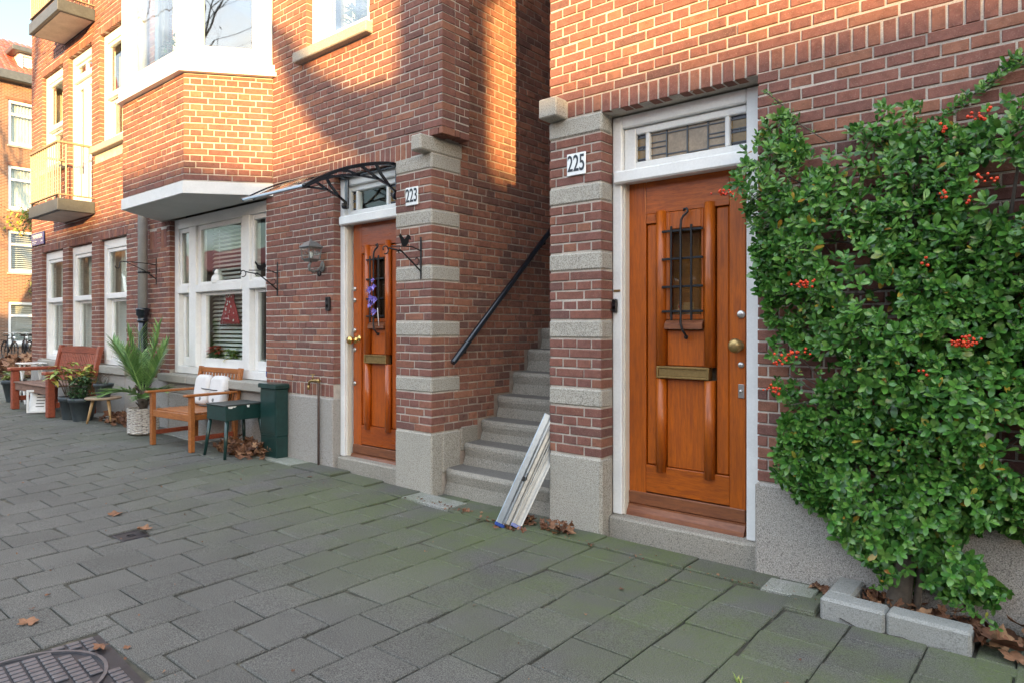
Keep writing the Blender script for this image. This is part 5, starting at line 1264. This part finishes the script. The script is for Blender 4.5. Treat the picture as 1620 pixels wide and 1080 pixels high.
while n < 5000:
    x, z = R.uniform(-1.4, .8), R.uniform(.13, 2.38)
    if not inside(x, z): continue
    e = edge_d(x, z); hole = math.sin(x * 7.3 + 1.2 * math.sin(z * 5)) * math.sin(z * 6.1 + x * 2.2) + .35 * math.sin(x * 17 + z * 13)
    if hole > .58 and R.random() < .85: continue
    if z > 1.85 and R.random() < .28 + .45 * (z - 1.85) + .25 * math.sin(x * 9 + 1.5): continue
    bulge = min(1, e / .35) ** .6; base = .06 + .30 * bulge * (.75 + .25 * math.sin(x * 5 + z * 4)); low = 1 if z > .5 else lerp(.6, 1, z / .5)
    dep = base * low * (R.random() ** .55); y = D - .03 - dep
    # measured on the plane y = 3.40 as seen from the pavement: shift so that nearer twigs keep the outline
    k = y / 3.40; xx, zz = x * k, 1.3 + (z - 1.3) * k
    zz = max(zz, .05)
    ax = Vector((R.gauss(0, .45), -1 + R.gauss(0, .25), .45 + R.gauss(0, .4))); front = dep / max(base, .01)
    ros.append((front + .3 * R.random(), rosette(Vector((xx, y, zz)) - Vector(cl.location), ax, R.choice((6, 7, 8, 9)), R.choice((R.uniform(.026, .04), R.uniform(.04, .062), R.uniform(.04, .066)))), xx, zz)); n += 1
def shoot(pts, n, l):
    for k in range(n):
        t = R.random() * (len(pts) - 1); i = min(len(pts) - 2, int(t)); p = Vector(pts[i]).lerp(Vector(pts[i + 1]), t - i) + Vector((R.gauss(0, .008), R.gauss(-.01, .01), R.gauss(0, .008)))
        ros.append((.1, rosette(p - Vector(cl.location), Vector((R.gauss(0, .6), -1, .5 + R.gauss(0, .3))), R.choice((4, 5, 6)), l * R.uniform(.7, 1.1)), 9, 9))
shoot([(-.70, 3.55, 2.15), (-.535, 3.55, 2.18), (-.389, 3.55, 2.277), (-.274, 3.55, 2.35), (-.197, 3.55, 2.412), (-.05, 3.55, 2.5)], 60, .042)
shoot([(-.74, 3.52, 2.2), (-.62, 3.5, 2.22)], 12, .042); shoot([(-.936, 3.52, 2.244), (-1.05, 3.52, 2.328), (-1.134, 3.53, 2.441), (-1.225, 3.54, 2.54)], 11, .024)
shoot([(-1.12, 3.5, .62), (-.98, 3.48, .47), (-.93, 3.46, .42)], 9, .03); shoot([(-.15, 3.4, .45), (-.05, 3.42, .40), (.05, 3.45, .38)], 8, .04)
shoot([(-.70, 3.42, .10), (-.62, 3.40, .16)], 6, .035); shoot([(-.45, 3.38, .16), (-.3, 3.36, .13), (-.22, 3.35, .10)], 9, .036)
for _ in range(240):
    x, z = R.uniform(-.85, -.22), R.uniform(.19, .62)
    if inside(x, z): ros.append((.2, rosette(Vector((x * .97, R.uniform(3.24, 3.42), .03 + z)) - Vector(cl.location), Vector((R.gauss(0, .4), -1, .35 + R.gauss(0, .3))), 8, R.uniform(.036, .058)), 9, 9))
ros.sort(key=lambda r: -(r[0] if -.98 < r[2] < -.12 else 0))
rest = MB(); n = 0
for _, rs, xx, zz in ros:
    for X, k in rs:
        if n < 294: o = link('leaf', leafm[k], cl); o.matrix_local = X; n += 1
        else: v, f = LEAFV[k]; rest.add([X @ p for p in v], f, 0, True)
rest.build('foliage', 'leaf', cl, kind='stuff')
for (x, z, nn) in ((-1.31, 1.964, 16), (-.922, 1.496, 22), (-.328, 1.235, 26), (-1.035, 1.155, 14), (-.97, 1.185, 14), (-1.064, 1.008, 12), (-.261, 2.129, 14), (-.25, 1.882, 9), (-.395, 1.837, 5), (-.455, 1.569, 4), (-.461, 1.117, 3), (-.29, 1.245, 12), (-.384, 2.107, 5), (-.30, 1.80, 4)):
    q = MB()
    hub = Vector((x + .58, -.235, z - .012))
    for _ in range(nn):
        p = (x + .58 + R.gauss(0, .021 if nn > 8 else .011), -.265 + R.gauss(0, .017), z + R.gauss(0, .011)); q.ball(p, R.uniform(.0048, .0076), 0, 7, 5); q.tube([hub, p], .0012, 3, 1, cap=False)
    q.build('berry_cluster', ['berry', 'twig'], cl)

# ---------------------------------------------------------------- iron covers in the paving
uc = thing('utility_cover', 'cast iron pavement cover with a round lid of raised studs', 'manhole cover', (-2.93, .735, gz(-2.93, .75)), rad(-4))
x0, x1, y0, y1 = COVER[0] + .006 + 2.93, COVER[1] - .006 + 2.93, COVER[2] + .006 - .735, COVER[3] - .006 - .735
q = MB(); q.box(x0, x1, y0, y1, -.03, -.010); q.build('cover_plate', 'castiron', uc)
q = MB(); n = 40; rr = .262
vs = []
for r_, z in ((rr - .004, -.012), (rr - .003, -.001), (rr + .010, -.001), (rr + .012, -.012)): vs += [(r_ * math.cos(2 * math.pi * k / n), r_ * math.sin(2 * math.pi * k / n), z) for k in range(n)]
q.add(vs, [[i * n + k, i * n + (k + 1) % n, (i + 1) * n + (k + 1) % n, (i + 1) * n + k] for i in range(3) for k in range(n)]); q.build('lid_ring', 'studiron', uc)
q = MB(); p_, w_, l_ = (.036, .052), .027, .043
for i in range(-10, 11):
    for j in range(-8, 9):
        x, y = i * p_[0] + .008, j * p_[1] + .01; r_ = math.hypot(x, y)
        if not (x0 + .016 < x < x1 - .016 and y0 + .024 < y < y1 - .024): continue
        if rr - .024 < r_ < rr + .028: continue
        if abs(x) < .05 and -.13 < y < -.01: continue
        if .05 < x < .15 and .07 < y < .13: continue
        q.box(x - w_ / 2, x + w_ / 2, y - l_ / 2, y + l_ / 2, -.0095, -.002, .002)
q.build('stud', 'studiron', uc, kind='stuff')
q = MB()
for (x, y) in ((.02, .06), (.055, .06)): q.box(x - .012, x + .012, y - .014, y + .014, -.0098, -.0085)
q.build('key_hole', 'black', uc)
q = MB()
for k in range(6):
    a = k * math.pi / 3; q.ball((.045 * math.cos(a), -.07 + .045 * math.sin(a), -.010), .022, 0, 8, 5, (1, 1, .35))
q.ball((0, -.07, -.009), .018, 0, 8, 5, (1, 1, .5)); q.build('flower_emblem', 'studiron', uc)
dc = thing('drain_cover', 'small square iron drain cover set between the tiles', 'drain cover', (-4.52, 1.705, gz(-4.52, 1.7)))
q = MB(); q.box(-.092, .092, -.078, .078, -.03, -.006, .003); q.build('cover_plate', 'castiron', dc); q = MB(); q.lathe([(.03, -.006), (.03, -.003), (.022, -.003), (.022, -.006)], (0, 0, 0), 16); q.box(-.02, .02, -.004, .004, -.006, -.004); frame4(q, -.085, .085, -.006, -.0035, .01, .01, .0, .0, -.07, .07, 0); q.build('lift_ring', 'castiron', dc)
# tuft of grass in a joint
q = MB()
for k in range(16): a = R.uniform(0, 6.28); leaf_strip(q, (-.93 + R.gauss(0, .008), 2.42 + R.gauss(0, .008), 0), (math.cos(a) * .6, math.sin(a) * .6, 1), R.uniform(.03, .05), .004, .4, 3)
tag(q.build('grass_tuft', 'limeleaf', kind='stuff'), 'tiny tuft of grass in a tile joint', 'grass')

# ---------------------------------------------------------------- things in and on the windows
YI = D + .21
def P_(u, v, y=YI): return on_y(u, v, y)
a, b, c = P_(364, 464), P_(352, 512), P_(383, 511)
t = thing('hanging_dress', 'small dark red festive dress hanging in the big ground floor window', 'dress', (a.x, YI, b.z))
h = a.z - b.z; q = MB(); n = 24; rings = []
for (z, w, d) in ((0, .215, .03), (h * .3, .17, .03), (h * .62, .115, .025), (h * .75, .085, .022), (h * .9, .10, .018), (h, .085, .012)):
    rings.append([(w * math.cos(2 * math.pi * k / n), d * math.sin(2 * math.pi * k / n) * (1 + .35 * math.sin(k * 2.1)), z + (.012 * math.sin(k * 1.7) if z == 0 else 0)) for k in range(n)])
loft(q, rings); q.s = [True] * len(q.s); q.build('dress', 'redcloth', t)
q = MB()
for k in range(34):
    z = R.uniform(.02, h * .95); w = piece(z, [(0, .2), (h * .62, .105), (h, .08)]); x = R.uniform(-w, w) * .9; q.ball((x, -.034 * math.sqrt(max(0, 1 - (x / (w + .02)) ** 2)) - .002, z), R.uniform(.006, .011), 0, 6, 4, (1, .4, 1))
q.build('white_motif', 'signwhite', t); q = MB(); q.tube([(-.07, 0, h + .005), (0, 0, h + .04), (.07, 0, h + .005)], .004, 5); q.tube([(0, 0, h + .04), (0, -.0, h + .09)], .003, 5); q.build('hanger', 'iron', t)
a = P_(342, 566); z_sill = .86
t = thing('potted_plant', 'red poinsettia on the sill of the big ground floor window', 'potted plant', (a.x, YI, .84)); pot(t, .05, .07, .11, 'whiteplastic', False); bushy(t, .07, .10, .08, 40, 'shrubleaf', .10, .05)
q = MB()
for k in range(44): an = R.uniform(0, 6.28); leaf_strip(q, (.08 * math.cos(an) * R.random(), .05 * math.sin(an) * R.random(), R.uniform(.17, .25)), (math.cos(an), math.sin(an) - .3, R.uniform(-.1, .6)), .085, .045, .3, 3)
q.build('red_bract', 'poinsettia', t)
a = P_(368, 566); t = thing('potted_plant', 'leafy green plant right of the poinsettia in the big window', 'potted plant', (a.x, YI, .84)); pot(t, .05, .07, .10, 'whiteplastic', False); bushy(t, .14, .08, .13, 110, 'limeleaf', .07, .035)
a = P_(357, 449); t = thing('penguin_figurine', 'small black and white figurine on the window bar above the dress', 'figurine', (a.x, YI - .09, 1.79))
q = MB(); q.lathe([(.06, 0), (.075, .03), (.068, .07), (.045, .10)], (0, 0, 0), 14); q.build('body', 'signwhite', t); q = MB(); q.ball((0, 0, .125), .042, 0, 12, 8); q.build('head', 'signwhite', t); q = MB(); q.ball((-.02, -.016, .135), .034, 0, 10, 6); q.build('hood', 'black', t)
for (u, lab, mm) in ((417.5, 'white orchid standing in the right light of the big window', 'signwhite'),):
    a = P_(u, 520); t = thing('orchid', lab, 'orchid', (a.x, YI - .03, .86)); pot(t, .04, .055, .10, 'whiteplastic', False); stems(t, [[(0, 0, .09), (.02, 0, .3), (.0, -.02, .46)]], .003, 'shrubleaf')
    q = MB()
    for k in range(14): an = R.uniform(0, 6.28); leaf_strip(q, (.0 + R.gauss(0, .02), -.02, .40 + R.gauss(0, .04)), (math.cos(an), -.3, math.sin(an)), .045, .035, .2, 3)
    q.build('blossom', mm, t)
q = MB(); q.box(-.012, .012, -.004, 0, -.028, .028, .002); p = on_y(417, 592, YF - .001); tag(q.build('window_sticker', 'blue', loc=(-6.262, YF - .001, .83)), 'small dark sticker on the lower frame of the big window', 'sticker')
# plants behind the first floor windows
def sill_plant(x, y, z, label, r=.16, h=.4, n=120, m='shrubleaf', l=.09, w=.03):
    t = thing('potted_plant', label, 'potted plant', (x, y, z)); pot(t, .07, .10, .15, 'whiteplastic', False); bushy(t, r, .12, h, n, m, l, w); return t
sill_plant(-7.45, 3.25, 3.88, 'bushy plant behind the front pane of the white bay window', .2, .42, 170); sill_plant(-7.05, 3.3, 3.88, 'spiky plant at the right end of the bay front pane', .12, .5, 90, 'palmleaf', .2, .014)
sill_plant(-5.10, 3.86, 3.90, 'leafy plant in the small first floor window near the corner', .14, .26, 120); sill_plant(-4.86, 3.86, 3.90, 'taller plant at the right of the small first floor window', .12, .34, 100, 'limeleaf')
# flowers on the grille of door 223
p = on_y(592, 470, D + .075); t = thing('flower_garland', 'violet fabric flowers tied to the iron grille of door 223', 'flowers', (p.x, D + .075, 1.40))
q = MB()
for (fx, fz, fs_) in ((-.035, .22, 1.1), (.02, .24, .95), (-.01, .15, 1.2), (.035, .13, 1.0), (-.03, .09, .8), (.02, .03, 1.1), (.0, .30, .6)):
    for k in range(9):
        an = k * 2 * math.pi / 9 + fx * 30; rr_ = .035 * fs_; th = R.uniform(.2, .9)
        leaf_strip(q, (fx, -.018 + R.gauss(0, .006), fz), (math.cos(an), -th, math.sin(an)), rr_ * R.uniform(1, 1.3), .042 * fs_, .1, 4, .3, wide=.3)
    q.ball((fx, -.03, fz), .010 * fs_, 0, 6, 4)
q.build('petals', 'purple', t)
q = MB(); q.tube([(.05, -.005, .06), (.065, -.01, -.02), (.075, -.01, -.09)], .004, 5); q.build('tassel', 'cushion', t)

# ---------------------------------------------------------------- far end of the street
fh = thing('brick_house', 'tall brown brick house with red tiled roof beyond the side street', 'house', (-36, 0, 0), A90)
wz = [(.55, 2.42), (3.72, 5.58), (6.5, 8.45), (9.36, 11.35)]; wx = [(-2.2, -.5), (2.2, 3.9), (8.55, 10.25), (12.5, 14.2)]
fholes = [(a, b, c, d) for a, b in wx for c, d in wz]
mb = MB(); slab_holes(mb, -6, 20, -.3, 12.1, 0, .35, fholes); mb.box(-6, 20, 5, 5.3, -.3, 12.1); mb.box(-6, -5.7, .35, 5, -.3, 12.1); mb.box(19.7, 20, .35, 5, -.3, 12.1)
def far_brick():
    m = mat('small brown brickwork', (.25, .12, .07), .9); t = NT(m); tc_ = t.n('ShaderNodeTexCoord'); mp_ = t.n('ShaderNodeMapping'); mp_.inputs['Rotation'].default_value = (rad(90), 0, 0); t.l(tc_.outputs['Object'], mp_.inputs['Vector'])
    b = t.n('ShaderNodeTexBrick'); b.inputs['Scale'].default_value = 1; b.inputs['Brick Width'].default_value = .22; b.inputs['Row Height'].default_value = .065; b.inputs['Mortar Size'].default_value = .007
    b.inputs['Color1'].default_value = (.19, .09, .05, 1); b.inputs['Color2'].default_value = (.11, .06, .04, 1); b.inputs['Mortar'].default_value = (.33, .26, .2, 1); t.l(mp_.outputs['Vector'], b.inputs['Vector']); t.col(b.outputs['Color']); t.bump(b.outputs['Fac'], -.4, .01); return m
M['farbrick'] = far_brick(); mb.build('wall', 'farbrick', fh)
mb = MB(); [mb.box(-5.7, 19.7, .36, 4.99, z, z + .1) for z in (.3, 2.9, 6.0, 9.0, 11.9)]; mb.box(-5.7, 19.7, 3.2, 3.3, .41, 11.89); mb.build('room', 'room', fh)
for (a, b) in wx:
    for (c, d) in wz:
        f = MB(); frame4(f, a + .002, b - .002, c + .002, d - .002, .11, .11, .14, .12, .06, .18); f.box(a + .112, b - .112, .055, .17, d - .66, d - .56)
        w = f.build('window', 'white', fh); pane(w, a + .11, b - .11, c + .14, d - .66, .12); pane(w, a + .11, b - .11, d - .56, d - .12, .12)
        s = MB(); s.box(a - .05, b + .05, -.06, .06, c - .09, c, .01); s.build('sill', 'sillstone', w)
        (curtain(w, a + .1, b - .1, c + .1, d - .1, .3, 'curtain', .03, .12) if d > 8 else blind(w, a + .12, b - .12, c + .2, d - .1, .3, .09, .9))
        s = MB(); s.box(a - .1, b + .1, -.012, .1, d + .002, d + .13); s.build('lintel', 'brick_far', w)
mb = MB(); mb.box(-6.2, 20.2, -.42, .1, 12.1, 12.18); mb.box(-6.2, 20.2, -.50, -.40, 12.12, 12.52, .02); mb.build('gutter', 'darkmetal', fh)
mb = MB(); e0, e1 = (-.45, 12.45), (2.35, 14.75)
mb.prism([(-.38, 12.19), (e0[0] + .1, e0[1] - .02), (e1[0], e1[1] - .06), (5.3, 12.19)], -6, 20, 'x'); roof = mb.build('roof', 'rooftile', fh)
q = MB(); nrow = 11; ncol = 70
for i in range(nrow):
    for j in range(ncol):
        x = -1 + j * .24; s0, s1 = i / nrow, (i + 1.12) / nrow; y0_, z0_ = lerp(e0[0], e1[0], s0), lerp(e0[1], e1[1], s0); y1_, z1_ = lerp(e0[0], e1[0], s1), lerp(e0[1], e1[1], s1)
        vs = []
        for (yy, zz, h_) in ((y0_, z0_, .065), (y1_, z1_, .02)): vs += [(x, yy, zz + h_ - .03), (x + .07, yy, zz + h_ + .02), (x + .15, yy, zz + h_), (x + .235, yy, zz + h_ - .035)]
        vs += [(v[0], v[1], v[2] - .05) for v in vs[:4]]; q.add(vs, [(0, 1, 5, 4), (1, 2, 6, 5), (2, 3, 7, 6), (8, 9, 1, 0), (9, 10, 2, 1), (10, 11, 3, 2)], 0)
q.build('roof_tile', 'rooftile', roof, kind='stuff')
dm = thing('dormer', None, None); dm.parent = fh
q = MB(); q.box(8.95, 10.6, .15, 1.9, 12.75, 13.55); q.build('dormer_cheek', 'slab', dm); q = MB(); q.box(8.65, 10.9, -.25, 2.0, 13.55, 13.78, .02); q.build('dormer_roof', 'darkmetal', dm)
q = MB(); frame4(q, 8.96, 10.59, 12.76, 13.545, .14, .14, .1, .1, .06, .149); q.box(9.7, 9.85, .062, .149, 12.861, 13.444); q.build('dormer_window', 'white', dm); pane(dm, 9.1, 10.45, 12.86, 13.445, .12)
q = MB(); q.prism([(-.02, 12.72), (-.02, 12.78), (.15, 12.78), (.15, 12.72)], 8.8, 10.7, 'x'); q.build('flashing', 'zinc', dm)
t = thing('wall_creeper', 'straggling green creeper on the front of the far brown house', 'climber', (-35.9, 9.1, 5.8)); q = MB()
for (cy_, cz_, n) in ((.2, .5, 90), (.7, -.05, 120), (-.2, -.1, 40), (.5, -4.0 + 1.3, 50), (.9, -2.8, 50)):
    for _ in range(n): an = R.uniform(0, 6.28); leaf_strip(q, (R.uniform(0, .3), cy_ + R.gauss(0, .35), cz_ + R.gauss(0, .18)), (.5, math.cos(an), math.sin(an)), .22, .10, .3, 2)
q.build('foliage', 'limeleaf', t, kind='stuff'); stems(t, [[(0.05, -1, .9), (.1, -.1, .4), (.08, .9, -.2)], [(0.05, 0, -3.2), (.1, .5, -2.7), (.08, 1.2, -2.9)]], .012)
# bicycles parked before the far house
def bicycle(x, y, rz, label, first=None):
    if first is not None:
        c = copy_tree(first); c.location = (x, y, .03); c.rotation_euler = (0, 0, rz); c['label'] = label; return c
    t = thing('bicycle', label, 'bicycle', (x, y, .03), rz, 'bicycles parked before the far house')
    for xx in (-.52, .54):
        w = MB(); w.tube([(xx + .33 * math.cos(k * math.pi / 12), 0, .35 + .33 * math.sin(k * math.pi / 12)) for k in range(25)], .02, 5, cap=False)
        for k in range(8): an = k * math.pi / 8; w.bar((xx - .32 * math.cos(an), 0, .35 - .32 * math.sin(an)), (xx + .32 * math.cos(an), 0, .35 + .32 * math.sin(an)), .004, .004)
        w.build('wheel', 'black', t); w = MB(); w.tube([(xx + .365 * math.cos(math.pi * (.1 + .85 * k / 8)), 0, .35 + .365 * math.sin(math.pi * (.1 + .85 * k / 8))) for k in range(9)], .022, 5); w.build('mudguard', 'ironblue', t)
    f = MB(); BB, ST, HD = (-.08, 0, .30), (-.22, 0, .80), (.38, 0, .82)
    for a, b in ((BB, ST), (BB, HD), (ST, (.37, 0, .86)), (BB, (-.52, 0, .35)), (ST, (-.52, 0, .35)), ((.36, 0, .95), (.54, 0, .35))): f.tube([a, b], .018, 6)
    f.build('bicycle_frame', 'ironblue', t); f = MB(); f.tube([ST, (-.24, 0, .92)], .014, 6); f.prism([(-.38, -.10), (-.38, .10), (-.2, .05), (-.08, .02), (-.08, -.02), (-.2, -.05)], .92, .97, 'z'); f.build('saddle', 'black', t)
    f = MB(); f.tube([(.14, -.30, .98), (.30, -.26, 1.05), (.37, 0, 1.05), (.30, .26, 1.05), (.14, .30, .98)], .014, 6); f.tube([(.36, 0, .93), (.37, 0, 1.05)], .014, 6); f.build('handlebar', 'nickel', t)
    f = MB(); f.box(-.85, -.35, -.07, .07, .74, .76, .004); f.build('luggage_rack', 'iron', t); f = MB(); f.ball((.47, 0, .86), .05); f.build('headlight', 'signwhite', t)
    return t
b0 = bicycle(-31.9, 7.62, rad(4), 'leftmost black bicycle in the row before the far house')
bicycle(-31.8, 8.1, rad(-8), 'black bicycle second from the left before the far house', b0); bicycle(-32.0, 8.5, rad(7), 'black bicycle third from the left before the far house', b0); bicycle(-31.7, 8.95, rad(-3), 'rightmost black bicycle before the far house', b0)
q = MB()
for _ in range(2300):
    x, y = R.uniform(-26.5, -19.5), R.uniform(4.4, 9.5); z = .04 + .42 * R.random() * (.6 + .4 * math.sin(x * 2.1) * math.sin(y * 1.7)); m = R.choice(LS); s = R.uniform(.09, .19)
    X = Matrix.Translation((x, y, z)) @ Euler((R.gauss(0, .6), R.gauss(0, .6), R.uniform(0, 6.28))).to_matrix().to_4x4() @ Matrix.Diagonal((s, s, s, 1)); q.add([X @ Vector(v) for v in m.v], m.f)
tag(q.build('leaf_covered_bed', 'litter', kind='stuff'), 'planting bed full of brown autumn leaves before the bicycles', 'planting bed')
# ---------------------------------------------------------------- the other side of the street: it throws the low shade and stands in the panes
def opp_house(x0, x1, label, hz, mm):
    t = thing('terraced_house', label, 'house', (x0, -26.5, 0), 0, 'terraced houses across the street'); w = x1 - x0
    hl = [(w * (k + .5) / 4 - .6, w * (k + .5) / 4 + .6, z, z + 1.7) for k in range(4) for z in (.9, 4.0)]
    q = MB(); tmp = MB(); slab_holes(tmp, 0, w, -.3, 6.4, -.35, 0, hl)
    q.add([(x, -y + 3.9, z) for x, y, z in tmp.v], [f[::-1] for f in tmp.f]); q.box(0, w, -4, 3.3, -.3, 6.4); q.build('wall', mm, t)
    q = MB(); q.prism([(4.6, 6.41), (4.6, 6.55), (0, hz), (-4.5, 6.55), (-4.5, 6.41)], 0, w, 'x'); q.build('roof', 'rooftile', t)
    for (a, b, c, d) in hl:
        f = MB(); frame4(f, a + .003, b - .003, c + .003, d - .003, .1, .1, .12, .1, 3.95, 4.1); f.box(a + .1, b - .1, 3.96, 4.09, d - .6, d - .5); win = f.build('window', 'white', t); pane(win, a + .1, b - .1, c + .12, d - .1, 4.02)
ROOF_Z = 2.85 + (D + 26.5) / (.669) * math.tan(SUN_EL)
for i, x in enumerate(range(-76, 90, 16)): opp_house(x, x + 15.98, 'taller terraced house across the street, right of the lower row' if x > 32 else 'brick terraced house in the lower row on the opposite side of the street', ROOF_Z + (2.2 if x > 32 else 0), 'farbrick')
def tree(name, x, y, h, r0, label, lean=(0, 0), seed=1, shade_limbs=(), leaves=0, depth=5, spread=.6, wob=.1):
    rr = random.Random(seed); t = thing(name, label, 'tree', (x, y, -.05), 0, 'bare street trees'); trunk = MB(); br = MB(); lf = MB()
    def grow(p, d, l, r, lv):
        pts = [p]; rad_ = [r]; n = 4
        for k in range(n):
            d = (d + Vector((rr.gauss(0, wob if lv == 0 else .1), rr.gauss(0, wob if lv == 0 else .1), rr.gauss(.05, .06)))).normalized(); p = p + d * (l / n); pts.append(p); rad_.append(r * (1 - (.2 if lv == 0 else .42) * (k + 1) / n))
        (trunk if lv == 0 else br).tube(pts, rad_, 8 if lv < 2 else (5 if lv < 4 else 3), cap=lv < 2)
        if lv >= depth:
            for _ in range(leaves):
                if rr.random() < .5: an = rr.uniform(0, 6.28); leaf_strip(lf, pts[rr.randrange(1, 5)], (math.cos(an), math.sin(an), -.5), .14, .10, .2, 2)
            return
        for k in range(rr.choice((2, 3, 3)) if lv else 4):
            a = rr.uniform(0, 6.28); s = rr.uniform(.45, 1.0) * spread * 1.3; u = d.cross(Vector((.31, .5, .8))).normalized(); v = d.cross(u); nd = (d + (u * math.cos(a) + v * math.sin(a)) * s).normalized()
            i = rr.choice((2, 3, 4, 4)) if lv else 4; grow(pts[i], nd, l * rr.uniform(.58, .82) if lv else h * .3, rad_[i] * rr.uniform(.5, .72), lv + 1)
    base = Vector((0, 0, 0)); d0 = Vector((lean[0], lean[1], 1)).normalized(); grow(base, d0, h * .55, r0, 0)
    for pts, rads in shade_limbs: br.tube([Vector(p) for p in pts], list(rads), 8)
    trunk.build('trunk', 'bark', t); br.build('branches', 'bark', t)
    if leaves: lf.build('leaves', 'litter', t, kind='stuff')
    return t
tree('street_tree', 9.58, -8.3, 15, .47, 'bare plane tree on the opposite pavement nearest the stairs, its limbs shaped to shade the fronts', (0, 0), 3, leaves=1, wob=.0, shade_limbs=[([(0, 0, 5.5), (-.7, 0, 5.58), (-1.35, 0, 5.72), (-2.0, .1, 6.1), (-2.7, .2, 6.8)], [.3, .29, .24, .16, .07]), ([(0, 0, 6.2), (-.45, 0, 6.8), (-1.0, 0, 7.6), (-1.3, .2, 8.6)], [.22, .2, .17, .1]), ([(0, 0, 6.4), (.55, 0, 6.95), (1.2, 0, 7.5), (1.9, 0, 8.4)], [.2, .18, .16, .1])])  # unseen limbs added and shaped to cast the wedge of shade
tree('street_tree', 6.2, -14.2, 14, .28, 'bare plane tree on the opposite pavement facing the bay window', (0, 0), 5, leaves=1, wob=.03)
tree('street_tree', -25.5, -1.8, 13, .25, 'bare plane tree further down the street', (0, 0), 8, leaves=1)
tree('street_tree', -9, -13, 14, .28, 'bare plane tree down the street on the far side', (0, 0), 11, leaves=1)
